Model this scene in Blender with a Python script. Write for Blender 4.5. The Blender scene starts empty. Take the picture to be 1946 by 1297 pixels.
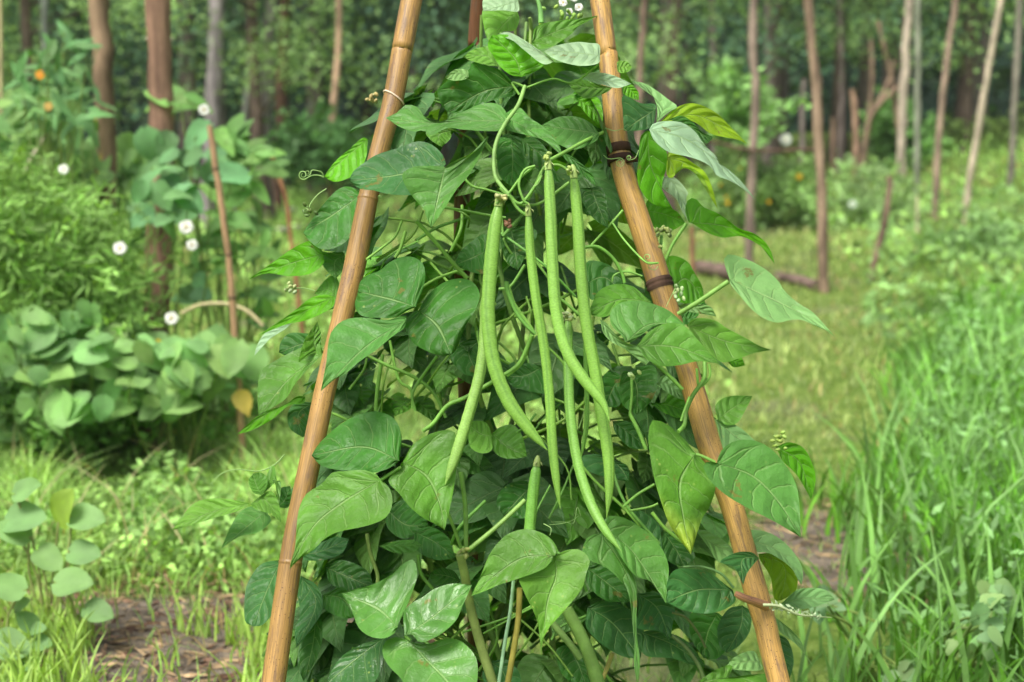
import bpy, math, random
import numpy as np
from mathutils import Vector
random.seed(7); RNG = np.random.default_rng(11)
S = bpy.context.scene
# ---------------------------------------------------------------- camera
CAMZ = 1.0; PITCH = math.radians(8.4); FPX = 1946*50/36
cam_d = bpy.data.cameras.new('camera'); cam = bpy.data.objects.new('camera', cam_d)
S.collection.objects.link(cam); S.camera = cam
cam.location = (0, 0, CAMZ); cam.rotation_euler = (math.pi/2-PITCH, 0, 0)
cam_d.lens = 50; cam_d.sensor_width = 36; cam_d.clip_start = .05; cam_d.clip_end = 600
cam_d.dof.use_dof = True; cam_d.dof.focus_distance = 1.72; cam_d.dof.aperture_fstop = 4.9; cam_d.dof.aperture_blades = 0
# ---------------------------------------------------------------- light
W = bpy.data.worlds.new('World'); S.world = W; W.use_nodes = True
wn = W.node_tree.nodes; bg = wn['Background']; bg.inputs[1].default_value = .072
sky = wn.new('ShaderNodeTexSky'); sky.sky_type = 'NISHITA'; sky.sun_disc = False
SUN_EL, SUN_AZ = math.radians(58), math.radians(215)      # azimuth from +Y clockwise
sky.sun_elevation = SUN_EL; sky.sun_rotation = SUN_AZ; sky.air_density = 1.0; sky.dust_density = 6.0; sky.ozone_density = .2
hsw = wn.new('ShaderNodeHueSaturation'); hsw.inputs['Saturation'].default_value = .40     # thin white overcast
W.node_tree.links.new(sky.outputs[0], hsw.inputs['Color']); W.node_tree.links.new(hsw.outputs[0], bg.inputs[0])
sd = bpy.data.lights.new('sun', 'SUN'); sd.energy = 1.5; sd.angle = math.radians(20); sd.color = (1, .95, .87)
sun = bpy.data.objects.new('sun', sd); S.collection.objects.link(sun)
dirv = Vector((math.sin(SUN_AZ)*math.cos(SUN_EL), math.cos(SUN_AZ)*math.cos(SUN_EL), math.sin(SUN_EL)))
sun.rotation_euler = dirv.to_track_quat('Z', 'Y').to_euler()
S.view_settings.view_transform = 'Standard'; S.view_settings.look = 'None'; S.view_settings.gamma = 1
S.view_settings.exposure = 1.32
S.cycles.max_bounces = 6; S.cycles.transparent_max_bounces = 4; S.cycles.diffuse_bounces = 3; S.cycles.glossy_bounces = 2
S.cycles.transmission_bounces = 3; S.cycles.use_denoising = True; S.cycles.caustics_reflective = False; S.cycles.caustics_refractive = False

# ---------------------------------------------------------------- helpers
CP, SP = math.cos(PITCH), math.sin(PITCH)
def P(px, py, d):
    "photo pixel at camera depth d -> world (arrays ok)"
    px, py, d = np.broadcast_arrays(np.asarray(px, float), np.asarray(py, float), np.asarray(d, float))
    xc = (px-973)/FPX*d; yc = (648.5-py)/FPX*d
    return np.stack([xc, d*CP+yc*SP, CAMZ-d*SP+yc*CP], -1)
def H(x, y):
    "terrain height"
    x = np.asarray(x, float); y = np.asarray(y, float)
    r = np.clip((y-7)/16, 0, 1)*np.clip((x-.5)/6, 0, 1)
    near = np.clip((40-np.hypot(x, y))/20, 0, 1)
    return .95*r**1.2 + near*(.025*np.sin(x*2.3+1)*np.sin(y*1.9)+.012*np.sin(x*6.1+y*3)*np.sin(y*5.3)) + .0*x
def ground_at(px, py):
    d = 8.0
    a = P(px, py, 1.0); a = a-np.array([0, 0, CAMZ])
    for _ in range(40):
        p = a*d; d = d*.5 + .5*(H(p[0], p[1])-CAMZ)/a[2] if a[2] < -.01 else 30
    p = a*d; return np.array([p[0], p[1], H(p[0], p[1])]), d
def depth_of(p): return p[1]*CP - (p[2]-CAMZ)*SP
def spline(pts, n):
    "Catmull-Rom through pts, n samples even in arc length"
    pts = np.asarray(pts, float)
    if len(pts) == 2: return pts[0]+(pts[1]-pts[0])*np.linspace(0, 1, n)[:, None]
    e = np.vstack([2*pts[0]-pts[1], pts, 2*pts[-1]-pts[-2]]); out = []
    t = np.linspace(0, 1, 12, endpoint=False)[:, None]
    for i in range(len(pts)-1):
        a, b, c, d = e[i:i+4]
        out.append(.5*((2*b)+(-a+c)*t+(2*a-5*b+4*c-d)*t**2+(-a+3*b-3*c+d)*t**3))
    out = np.vstack(out+[pts[-1:]])
    s = np.r_[0, np.cumsum(np.linalg.norm(np.diff(out, axis=0), axis=1))]
    q = np.linspace(0, s[-1], n)
    return np.stack([np.interp(q, s, out[:, k]) for k in range(out.shape[1])], -1)

class MB:
    def __init__(s): s.v = []; s.f = []; s.uv = []; s.t = []; s.n = 0
    def add(s, v, f, uv=None, tint=(.5, .5, .5)):
        v = np.asarray(v, float).reshape(-1, 3); f = np.asarray(f, int)
        s.v.append(v); s.f.append(f+s.n)
        s.uv.append(np.zeros((len(v), 2)) if uv is None else np.asarray(uv, float).reshape(-1, 2))
        t = np.asarray(tint, float); t = np.broadcast_to(t, (len(v), 3)) if t.ndim == 1 else t.reshape(-1, 3); s.t.append(np.c_[t, np.full(len(v), random.random())])
        s.n += len(v)
    def build(s, name, mat, parent=None, smooth=True):
        v = np.vstack(s.v)
        org = np.zeros(3)
        p = parent
        while p is not None: org = org+np.array(p.location); p = p.parent
        me = bpy.data.meshes.new(name)
        v = v-org
        me.vertices.add(len(v)); me.vertices.foreach_set('co', v.ravel())
        idx = np.concatenate([f.ravel() for f in s.f]); tot = np.concatenate([np.full(len(f), f.shape[1]) for f in s.f])
        me.loops.add(len(idx)); me.loops.foreach_set('vertex_index', idx)
        me.polygons.add(len(tot)); me.polygons.foreach_set('loop_start', np.r_[0, np.cumsum(tot)[:-1]].astype(int))
        me.update(calc_edges=True)
        uv = np.vstack(s.uv)[idx]; l = me.uv_layers.new(name='UVMap'); l.data.foreach_set('uv', uv.ravel())
        t = np.vstack(s.t); ca = me.color_attributes.new('tint', 'FLOAT_COLOR', 'POINT')
        ca.data.foreach_set('color', t.ravel())
        me.polygons.foreach_set('use_smooth', np.full(len(tot), smooth)); me.materials.append(mat); me.validate()
        o = bpy.data.objects.new(name, me); S.collection.objects.link(o)
        if parent is not None: o.parent = parent
        return o
def tag(o, label=None, cat=None, group=None, kind=None):
    for k, v in (('label', label), ('category', cat), ('group', group), ('kind', kind)):
        if v: o[k] = v
    return o
def thing(name, label, cat, loc=(0, 0, 0), group=None):
    o = bpy.data.objects.new(name, None); S.collection.objects.link(o); o.location = tuple(float(c) for c in loc)
    o.empty_display_size = .05
    bpy.context.view_layer.update() if False else None
    return tag(o, label, cat, group)
def tube(mb, pts, rad, seg=8, tint=(.3, .3, .3), flat=1.0, cap=True, vl=None):
    pts = np.asarray(pts, float); n = len(pts); rad = np.broadcast_to(np.asarray(rad, float), (n,))
    T = np.gradient(pts, axis=0); T /= np.linalg.norm(T, axis=1)[:, None]+1e-12
    up = np.array([0, 1.0, 0.0]) if abs(T[0][1]) < .9 else np.array([1.0, 0, 0])
    N = np.zeros_like(pts); a = up-T[0]*up.dot(T[0]); a /= np.linalg.norm(a); N[0] = a
    for i in range(1, n):
        a = N[i-1]-T[i]*N[i-1].dot(T[i]); N[i] = a/np.linalg.norm(a)
    B = np.cross(T, N); th = np.arange(seg)/seg*2*np.pi
    v = pts[:, None]+rad[:, None, None]*(np.cos(th)[None, :, None]*N[:, None]*flat+np.sin(th)[None, :, None]*B[:, None])
    i, j = np.meshgrid(np.arange(n-1), np.arange(seg), indexing='ij'); j2 = (j+1) % seg
    f = np.stack([i*seg+j, i*seg+j2, (i+1)*seg+j2, (i+1)*seg+j], -1).reshape(-1, 4)
    s = np.r_[0, np.cumsum(np.linalg.norm(np.diff(pts, axis=0), axis=1))]
    uv = np.stack(np.broadcast_arrays(th[None, :]/(2*np.pi), s[:, None]), -1)
    t = np.asarray(tint, float)
    tt = t if t.ndim == 1 else np.repeat(t, seg, 0)
    base = mb.n; mb.add(v.reshape(-1, 3), f, uv.reshape(-1, 2), tt)
    if cap and seg >= 3:
        for k in (0, n-1):
            ring = np.arange(seg)+k*seg; c = pts[k]
            vv = np.vstack([v[k], c[None]]); q = np.array([[a, (a+1) % seg, seg] for a in range(seg)])
            if k == 0: q = q[:, ::-1]
            mb.add(vv, q, np.tile([[.5, s[k]]], (seg+1, 1)), t if t.ndim == 1 else t[k])
# ---------------------------------------------------------------- materials
def newmat(name):
    m = bpy.data.materials.new(name); m.use_nodes = True; nt = m.node_tree; nt.nodes.clear()
    return m, nt
class NT:
    def __init__(s, nt): s.nt = nt
    def n(s, t, **k):
        x = s.nt.nodes.new(t)
        for a, b in k.items(): setattr(x, a, b)
        return x
    def l(s, a, b): s.nt.links.new(a, b)
    def math(s, op, a, b=None, c=None, clamp=False):
        x = s.n('ShaderNodeMath', operation=op); x.use_clamp = clamp
        for i, q in enumerate((a, b, c)):
            if q is None: continue
            if isinstance(q, (int, float)): x.inputs[i].default_value = q
            else: s.l(q, x.inputs[i])
        return x.outputs[0]
    def mix(s, f, a, b, mode='MIX'):
        x = s.n('ShaderNodeMix', data_type='RGBA', blend_type=mode)
        for i, q in ((0, f), (6, a), (7, b)):
            if isinstance(q, (int, float)): x.inputs[i].default_value = q
            elif isinstance(q, tuple): x.inputs[i].default_value = (*q, 1)
            else: s.l(q, x.inputs[i])
        return x.outputs[2]
    def ramp(s, f, lo, hi, a=0., b=1.):
        x = s.n('ShaderNodeMapRange'); x.interpolation_type = 'SMOOTHSTEP'
        s.l(f, x.inputs[0]); x.inputs[1].default_value = lo; x.inputs[2].default_value = hi; x.inputs[3].default_value = a; x.inputs[4].default_value = b
        return x.outputs[0]
    def noise(s, vec, scale, detail=3, rough=.5):
        x = s.n('ShaderNodeTexNoise'); x.inputs['Scale'].default_value = scale; x.inputs['Detail'].default_value = detail; x.inputs['Roughness'].default_value = rough
        if vec is not None: s.l(vec, x.inputs['Vector'])
        return x.outputs['Fac']
def leaf_material(name, veins=True, bump=1., rough=.42, trans=.3, spots=.5, spec=.5):
    m, nt = newmat(name); N = NT(nt); n, l = N.n, N.l
    out = n('ShaderNodeOutputMaterial'); at = n('ShaderNodeAttribute'); at.attribute_name = 'tint'
    geo = n('ShaderNodeNewGeometry'); tc = n('ShaderNodeTexCoord')
    col = at.outputs['Color']; p = n('ShaderNodeBsdfPrincipled')
    big = N.noise(tc.outputs['Object'], 14, 3)
    hs = n('ShaderNodeHueSaturation'); l(col, hs.inputs['Color']); l(N.ramp(big, .3, .7, .78, 1.25), hs.inputs['Value']); col = hs.outputs[0]
    if veins:
        sx = n('ShaderNodeSeparateXYZ'); l(tc.outputs['UV'], sx.inputs[0]); u = sx.outputs[0]
        av = N.math('ABSOLUTE', N.math('MULTIPLY_ADD', sx.outputs[1], 2.0, -1.0))
        wob = N.math('MULTIPLY_ADD', N.noise(tc.outputs['UV'], 5, 2), .07, -.035)
        mid = N.ramp(av, .012, .05, 1., 0.)
        q = N.math('ADD', N.math('SUBTRACT', u, N.math('MULTIPLY', N.math('POWER', av, 1.3), .20)), wob)
        side = N.math('MULTIPLY', N.math('GREATER_THAN', sx.outputs[1], .5), .42)
        fr = N.math('FRACT', N.math('ADD', N.math('MULTIPLY', q, N.math('MULTIPLY_ADD', at.outputs['Alpha'], 1.8, 4.6)), N.math('ADD', side, N.math('MULTIPLY', at.outputs['Alpha'], 3.7))))
        bas = N.ramp(N.math('ABSOLUTE', N.math('SUBTRACT', N.math('ADD', u, wob), N.math('MULTIPLY', N.math('POWER', av, 1.35), .40))), .006, .022, 1., 0.)
        bas = N.math('MULTIPLY', bas, N.ramp(av, .6, .95, 1., 0.))
        dist = N.math('ABSOLUTE', N.math('SUBTRACT', fr, .5))      # .5 = on a vein
        lat = N.math('MULTIPLY', N.ramp(dist, .43, .49), N.ramp(av, .75, 1.0, 1., 0.))
        vein = N.math('MAXIMUM', mid, N.math('MAXIMUM', N.math('MULTIPLY', lat, .5), N.math('MULTIPLY', bas, .6)))
        vo = n('ShaderNodeTexVoronoi'); vo.feature = 'DISTANCE_TO_EDGE'; vo.inputs['Scale'].default_value = 120; l(tc.outputs['Object'], vo.inputs['Vector'])
        cell = N.ramp(vo.outputs[0], 0, .09)
        pale = N.mix(.55, col, (.34, .52, .20))
        col = N.mix(N.math('MULTIPLY', vein, .85), col, pale)
        col = N.mix(N.math('MULTIPLY', N.math('SUBTRACT', 1., cell), .035), col, pale)
        # yellow flecks
        v2 = n('ShaderNodeTexVoronoi'); v2.inputs['Scale'].default_value = 95; l(tc.outputs['Object'], v2.inputs['Vector'])
        patch = N.ramp(N.noise(tc.outputs['Object'], 22, 2),   .56, .70)
        sp = N.math('MULTIPLY', N.math('MULTIPLY', N.ramp(v2.outputs['Distance'], .10, .2, 1., 0.), patch), spots)
        col = N.mix(sp, col, (.42, .52, .13))
        br = N.math('MULTIPLY', N.ramp(N.noise(tc.outputs['Object'], 27, 4, .65), .655, .70), .7)
        col = N.mix(br, col, (.20, .16, .035))
        pillow = N.math('MULTIPLY', N.math('COSINE', N.math('MULTIPLY', N.math('SUBTRACT', fr, .5), 6.283)), .5)
        pil = N.math('MULTIPLY', pillow, N.math('MULTIPLY', N.ramp(av, 0, .25), N.ramp(av, .7, 1., 1., .2)))
        fine = N.noise(tc.outputs['Object'], 70, 3, .6)
        hgt = N.math('ADD', N.math('ADD', N.math('MULTIPLY', pil, .85), N.math('MULTIPLY', cell, .05)), N.math('SUBTRACT', N.math('MULTIPLY', fine, 1.15), N.math('MULTIPLY', vein, .8)))
        b = n('ShaderNodeBump'); b.inputs['Strength'].default_value = .72*bump; b.inputs['Distance'].default_value = .0027; l(hgt, b.inputs['Height'])
        l(b.outputs[0], p.inputs['Normal'])
        l(N.ramp(N.noise(tc.outputs['Object'], 35, 3), .3, .75, rough-.07, rough+.16), p.inputs['Roughness'])
    else: p.inputs['Roughness'].default_value = rough
    back = N.mix(.30, col, (.20, .31, .16))
    col2 = N.mix(geo.outputs['Backfacing'], col, back)
    l(col2, p.inputs['Base Color']); p.inputs['Specular IOR Level'].default_value = spec
    tr = n('ShaderNodeBsdfTranslucent'); l(N.mix(1., col, (1.6, 1.55, .55), 'MULTIPLY'), tr.inputs[0])
    ms = n('ShaderNodeMixShader'); ms.inputs[0].default_value = trans; l(p.outputs[0], ms.inputs[1]); l(tr.outputs[0], ms.inputs[2])
    l(ms.outputs[0], out.inputs[0]); return m
def tint_material(name, rough=.6, spec=.3, bump=0., nscale=30, stretch=(1, 1, 1), lo=.7, hi=1.25, uvmode=False, dark=None, trans=0, patch=None):
    m, nt = newmat(name); N = NT(nt); n, l = N.n, N.l
    out = n('ShaderNodeOutputMaterial'); at = n('ShaderNodeAttribute'); at.attribute_name = 'tint'; tc = n('ShaderNodeTexCoord')
    mp = n('ShaderNodeMapping'); mp.inputs['Scale'].default_value = stretch; l(tc.outputs['UV' if uvmode else 'Object'], mp.inputs[0])
    f = N.noise(mp.outputs[0], nscale, 5, .6); g = N.noise(tc.outputs['Object'], 9, 3)
    hs = n('ShaderNodeHueSaturation'); l(at.outputs['Color'], hs.inputs['Color'])
    l(N.math('MULTIPLY', N.ramp(f, .28, .72, lo, hi), N.ramp(g, .3, .7, .86, 1.12)), hs.inputs['Value']); col = hs.outputs[0]
    if dark: col = N.mix(N.ramp(N.noise(mp.outputs[0], nscale*2.3, 4, .7), .60, .74), col, dark)
    if patch:
        m2 = n('ShaderNodeMapping'); m2.inputs['Scale'].default_value = (3, 5, 1); l(tc.outputs['UV'], m2.inputs[0])
        col = N.mix(N.math('MULTIPLY', N.ramp(N.noise(m2.outputs[0], 3.2, 6, .68), .50, .64), .75), col, patch)
        vs = n('ShaderNodeTexVoronoi'); vs.inputs['Scale'].default_value = 260; l(tc.outputs['Object'], vs.inputs['Vector'])
        col = N.mix(N.math('MULTIPLY', N.ramp(vs.outputs['Distance'], .12, .2, 1., 0.), N.ramp(g, .5, .6)), col, (.08, .035, .015))
    p = n('ShaderNodeBsdfPrincipled'); l(col, p.inputs['Base Color']); p.inputs['Specular IOR Level'].default_value = spec
    l(N.ramp(f, .2, .8, rough-.08, rough+.12), p.inputs['Roughness'])
    if bump:
        b = n('ShaderNodeBump'); b.inputs['Strength'].default_value = .7; b.inputs['Distance'].default_value = bump; l(f, b.inputs['Height']); l(b.outputs[0], p.inputs['Normal'])
    sh = p.outputs[0]
    if trans:
        tr = n('ShaderNodeBsdfTranslucent'); l(col, tr.inputs[0]); ms = n('ShaderNodeMixShader'); ms.inputs[0].default_value = trans
        l(sh, ms.inputs[1]); l(tr.outputs[0], ms.inputs[2]); sh = ms.outputs[0]
    l(sh, out.inputs[0]); return m
M_LEAF = leaf_material('bean_leaf', rough=.46, spec=.38, trans=.30, bump=1.1)
M_GLOSS = leaf_material('glossy_bean_leaf', rough=.36, spec=.5, trans=.24, bump=.8)
M_FAR = leaf_material('far_leaf', veins=False, rough=.55, trans=.22, spec=.2)
M_WOODS = leaf_material('woods_leaf', veins=False, rough=.75, trans=.2, spec=.15)
M_GRASS = leaf_material('grass_blade', veins=False, rough=.6, trans=.22, spec=.15)
M_BAMBOO = tint_material('bamboo', rough=.40, spec=.45, bump=.0006, nscale=9, stretch=(7, 2.6, 1), lo=.60, hi=1.30, uvmode=True, dark=(.13, .060, .025), patch=(.17, .105, .065))
M_BARK = tint_material('bark', rough=.85, spec=.15, bump=.006, nscale=16, stretch=(1, 1, .22), lo=.42, hi=1.4)
M_STEM = tint_material('green_stem', rough=.5, spec=.35, bump=.0003, nscale=60, lo=.8, hi=1.18)
M_POD = tint_material('pod_skin', rough=.40, spec=.42, bump=.0003, nscale=12, stretch=(1.2, 46, 1), lo=.78, hi=1.14, uvmode=True)
M_PETAL = tint_material('petal', rough=.6, spec=.2, nscale=30, lo=.9, hi=1.05, trans=.25)
M_WIRE = tint_material('wire', rough=.5, spec=.4, nscale=80)

# ---------------------------------------------------------------- leaf builders
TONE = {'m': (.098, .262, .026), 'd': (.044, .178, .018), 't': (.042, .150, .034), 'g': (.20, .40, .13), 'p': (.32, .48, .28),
        'y': (.26, .44, .014), 'b': (.11, .38, .006), 'k': (.035, .145, .016), 'l': (.140, .335, .040), 's': (.092, .258, .046)}  # b and y have backlight glowing through the blade baked into their colour
def jit(c, a=.12):
    c = np.array(c); f = 1+random.uniform(-a, a); h = random.uniform(-a, a)*.5
    return c*np.array([f*(1+h), f, f*(1-h)])
REG = {0: (0, 0, 1.), 1: (450, 0, 2.994), 2: (950, 0, 2.994), 3: (450, 420, 2.994), 4: (950, 420, 2.994), 5: (450, 864, 2.994), 6: (950, 864, 2.994), 7: (0, 864, 2.994)}
def px_list(R, s):
    x0, y0, k = REG[R]
    return [(x0+float(a)/k, y0+float(b)/k) for a, b in (q.split(',') for q in s.split())]
LEAVES = []
def L(R, mid, A, B, tone='m', d=1.70, gx=None, gy=.55, fold=.10, cup=.0, wav=.05, yt=0, n=26, m=7, gloss=False):
    mid = px_list(R, mid); A = [mid[0]]+px_list(R, A)+[mid[-1]]; B = [mid[0]]+px_list(R, B)+[mid[-1]]
    c = spline(mid, n); a = spline(A, n); b = spline(B, n)
    allp = np.vstack([a, b]); cx, cy = allp.mean(0)
    if gx is None: gx = np.clip((cx-973)/500, -1, 1)*.55+random.uniform(-.25, .25)
    k = d/FPX
    u = np.linspace(0, 1, n); sv = np.linspace(-1, 1, 2*m+1)
    pts = np.zeros((n, 2*m+1, 2))
    for j, s in enumerate(sv):
        e = a if s < 0 else b
        t = abs(s)
        pts[:, j] = c*(1-t)+e*t
        if t < 1:  # let inner lines sweep toward the tip a little
            pass
    off = (pts-np.array([cx, cy]))
    wid = np.linalg.norm(a-b, axis=1).max()*k
    ph = random.uniform(0, 6.28); sz = max(wid, .03)
    U, V = np.meshgrid(u, sv, indexing='ij')
    dep = d-gy*off[..., 1]*k+gx*off[..., 0]*k
    dep += -fold*sz*(np.abs(V)-.5)*np.sin(np.pi*np.clip(U*1.1, 0, 1))+cup*sz*(V**2-.3)
    dep += wav*sz*(np.sin(U*9+ph+V*1.5)*np.abs(V)**1.5+.5*np.sin(U*17+ph*2+V*3)*V**2)
    v = P(pts[..., 0], pts[..., 1], dep)
    i, j = np.meshgrid(np.arange(n-1), np.arange(2*m), indexing='ij'); w = 2*m+1
    f = np.stack([i*w+j, i*w+j+1, (i+1)*w+j+1, (i+1)*w+j], -1).reshape(-1, 4)
    # front faces toward the camera
    q = v.reshape(-1, 3)[f]; nn = np.cross(q[:, 1]-q[:, 0], q[:, 3]-q[:, 0]).sum(0)
    if nn.dot(np.array([0, 0, CAMZ])-v.reshape(-1, 3).mean(0)) < 0: f = f[:, ::-1]
    T = np.tile(jit(TONE[tone], .10), (n*w, 1))
    if yt:   # a yellowed tip, as on the real leaf
        g = np.clip((U-.62)/.3, 0, 1).reshape(-1, 1)*yt; T = T*(1-g)+np.array([.42, .55, .06])*g
    area = .5*abs(np.cross(np.roll(np.vstack([a, b[::-1]]), -1, 0), np.vstack([a, b[::-1]])).sum())
    LEAVES.append(dict(area=area, mat=M_GLOSS if gloss else M_LEAF, v=v.reshape(-1, 3), f=f, uv=np.stack([U, V*.5+.5], -1).reshape(-1, 2), t=T))
PROF_U = [0, .04, .1, .2, .32, .45, .6, .75, .86, .94, 1]
PROF_BEAN = [.12, .55, .82, .97, 1, .93, .74, .46, .25, .10, 0]
PROF_ROUND = [.15, .52, .78, .95, 1, .98, .88, .68, .47, .28, 0]
PROF_LANCE = [.1, .3, .5, .75, .95, 1, .85, .6, .38, .18, 0]
def leaf3d(mb, pos, dr, nor, length, width, tint, droop=.35, fold=.2, prof=PROF_BEAN, n=9, m=2, wav=.04):
    dr = np.array(dr, float); dr /= np.linalg.norm(dr); nor = np.array(nor, float); nor -= dr*nor.dot(dr); nor /= np.linalg.norm(nor)+1e-9
    side = np.cross(dr, nor); u = np.linspace(0, 1, n); sv = np.linspace(-1, 1, 2*m+1)
    w = np.interp(u, PROF_U, prof)*width/2; ph = random.uniform(0, 6)
    U, V = np.meshgrid(u, sv, indexing='ij')
    along = (u*length)[:, None]-.10*length*np.abs(V)**2*(1-U)**3
    lat = w[:, None]*V
    hh = fold*np.abs(lat)-droop*length*U**2*.6+wav*length*np.sin(U*8+ph)*V**2
    v = np.array(pos)+along[..., None]*dr+lat[..., None]*side+hh[..., None]*nor
    i, j = np.meshgrid(np.arange(n-1), np.arange(2*m), indexing='ij'); ww = 2*m+1
    f = np.stack([i*ww+j, i*ww+j+1, (i+1)*ww+j+1, (i+1)*ww+j], -1).reshape(-1, 4)[:, ::-1]
    mb.add(v, f, np.stack([U, V*.5+.5], -1), tint)
def runit(n):
    v = RNG.normal(size=(n, 3)); return v/np.linalg.norm(v, axis=1)[:, None]
def quads(mb, c, ln, wd, tint, upbias=.8, dirs=None, jitter=.25):
    "many small folded leaves: centre c (n,3), length ln, width wd"
    n = len(c); d = runit(n) if dirs is None else dirs/np.linalg.norm(dirs, axis=1)[:, None]
    nr = runit(n)+np.array([0, -.3, upbias]); nr -= d*(nr*d).sum(1)[:, None]; nr /= np.linalg.norm(nr, axis=1)[:, None]+1e-9
    s = np.cross(d, nr); ln = np.broadcast_to(ln, (n,))[:, None]*RNG.uniform(.7, 1.25, (n, 1)); wd = np.broadcast_to(wd, (n,))[:, None]*RNG.uniform(.75, 1.2, (n, 1))
    v = np.stack([c-d*ln*.5, c-d*ln*.08+s*wd*.5-nr*wd*.12, c+d*ln*.5, c-d*ln*.08-s*wd*.5-nr*wd*.12], 1)
    t = np.asarray(tint, float); t = np.broadcast_to(t, (n, 3))*RNG.uniform(1-jitter, 1+jitter, (n, 1))
    mb.add(v.reshape(-1, 3), np.arange(4*n).reshape(-1, 4), np.tile([[0, .5], [.4, 1], [1, .5], [.4, 0]], (n, 1)), np.repeat(t, 4, 0))
def blades(mb, base, hgt, wid, lean, tint, seg=3, jitter=.25):
    n = len(base); a = RNG.uniform(0, 2*np.pi, n); d = np.stack([np.cos(a), np.sin(a), 0*a], -1)
    b = RNG.uniform(0, 2*np.pi, n); s = np.stack([np.cos(b), np.sin(b), 0*b], -1)
    hgt = np.broadcast_to(hgt, (n,))*RNG.uniform(.55, 1.2, n); lean = lean*RNG.uniform(.2, 1.3, n); rows = []
    for k in range(seg+1):
        u = k/seg; c = base+np.array([0, 0, 1.])*(hgt*u*(1-.25*lean*u))[:, None]+d*(hgt*lean*u*u)[:, None]
        w = (np.broadcast_to(wid, (n,))*(1-u**2.6)*.5+.0002)[:, None]
        rows += [c-s*w, c+s*w]
    v = np.stack(rows, 1); r = 2*(seg+1)
    f = np.concatenate([np.stack([np.arange(n)*r+2*k, np.arange(n)*r+2*k+1, np.arange(n)*r+2*k+3, np.arange(n)*r+2*k+2], -1) for k in range(seg)])
    t = np.broadcast_to(np.asarray(tint, float), (n, 3))*RNG.uniform(1-jitter, 1+jitter, (n, 1))
    mb.add(v.reshape(-1, 3), f, None, np.repeat(t, r, 0))

# ================================================================ SETTING
def ground():
    xs = np.unique(np.r_[np.linspace(-400, -20, 14), np.linspace(-20, 20, 120), np.linspace(20, 400, 14)])
    ys = np.unique(np.r_[np.linspace(-60, 0, 8), np.linspace(0, 30, 120), np.linspace(30, 500, 16)])
    X, Y = np.meshgrid(xs, ys, indexing='ij'); Z = H(X, Y); nx, ny = X.shape
    i, j = np.meshgrid(np.arange(nx-1), np.arange(ny-1), indexing='ij')
    f = np.stack([i*ny+j, (i+1)*ny+j, (i+1)*ny+j+1, i*ny+j+1], -1).reshape(-1, 4)
    m, nt = newmat('soil'); N = NT(nt); n, l = N.n, N.l
    out = n('ShaderNodeOutputMaterial'); p = n('ShaderNodeBsdfPrincipled'); tc = n('ShaderNodeTexCoord')
    a = N.noise(tc.outputs['Object'], 1.1, 5, .6); b = N.noise(tc.outputs['Object'], 14, 6, .7); c = N.noise(tc.outputs['Object'], 60, 4, .7)
    soil = N.mix(N.ramp(b, .3, .7), (.085, .070, .055), (.24, .205, .165))
    straw = N.mix(N.ramp(c, .5, .7), soil, (.33, .26, .16))
    moss = N.mix(N.ramp(b, .35, .65), (.09, .17, .025), (.22, .31, .07))
    sx = n('ShaderNodeSeparateXYZ'); l(tc.outputs['Object'], sx.inputs[0])
    def blob(cx, cy, rx, ry):
        dx = N.math('MULTIPLY', N.math('SUBTRACT', sx.outputs[0], cx), 1/rx); dy = N.math('MULTIPLY', N.math('SUBTRACT', sx.outputs[1], cy), 1/ry)
        r = N.math('SQRT', N.math('ADD', N.math('MULTIPLY', dx, dx), N.math('MULTIPLY', dy, dy)))
        return N.ramp(N.math('ADD', r, N.math('MULTIPLY_ADD', N.noise(tc.outputs['Object'], 5, 4), .9, -.45)), .75, 1.15, 1., 0.)
    bare = N.math('MAXIMUM', N.math('MAXIMUM', blob(-.60, 2.62, .62, .36), blob(.78, 3.35, .20, .35)), N.math('MULTIPLY', N.ramp(a, .52, .62), .45))
    col = N.mix(bare, moss, straw)
    l(col, p.inputs['Base Color']); p.inputs['Roughness'].default_value = .95; p.inputs['Specular IOR Level'].default_value = .1
    bm = n('ShaderNodeBump'); bm.inputs['Distance'].default_value = .03; l(N.math('ADD', b, N.math('MULTIPLY', c, .4)), bm.inputs['Height']); l(bm.outputs[0], p.inputs['Normal']); l(p.outputs[0], out.inputs[0])
    mb = MB(); mb.add(np.stack([X, Y, Z], -1), f); o = mb.build('ground', m); tag(o, kind='structure')
    # wooded rise behind everything
    xs = np.linspace(-160, 160, 60); ys = np.linspace(44, 120, 20); X, Y = np.meshgrid(xs, ys, indexing='ij')
    Z = np.clip((Y-44)/14, 0, 1)**.8*19+np.sin(X*.21)*1.2+np.sin(X*.07+2)*2; Z[:, 0] = -.5; nx, ny = X.shape
    i, j = np.meshgrid(np.arange(nx-1), np.arange(ny-1), indexing='ij')
    f = np.stack([i*ny+j, (i+1)*ny+j, (i+1)*ny+j+1, i*ny+j+1], -1).reshape(-1, 4)
    mb = MB(); mb.add(np.stack([X, Y, Z], -1), f, None, (.020, .045, .028)); tag(mb.build('hills', M_BARK), kind='structure')
ground()

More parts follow.
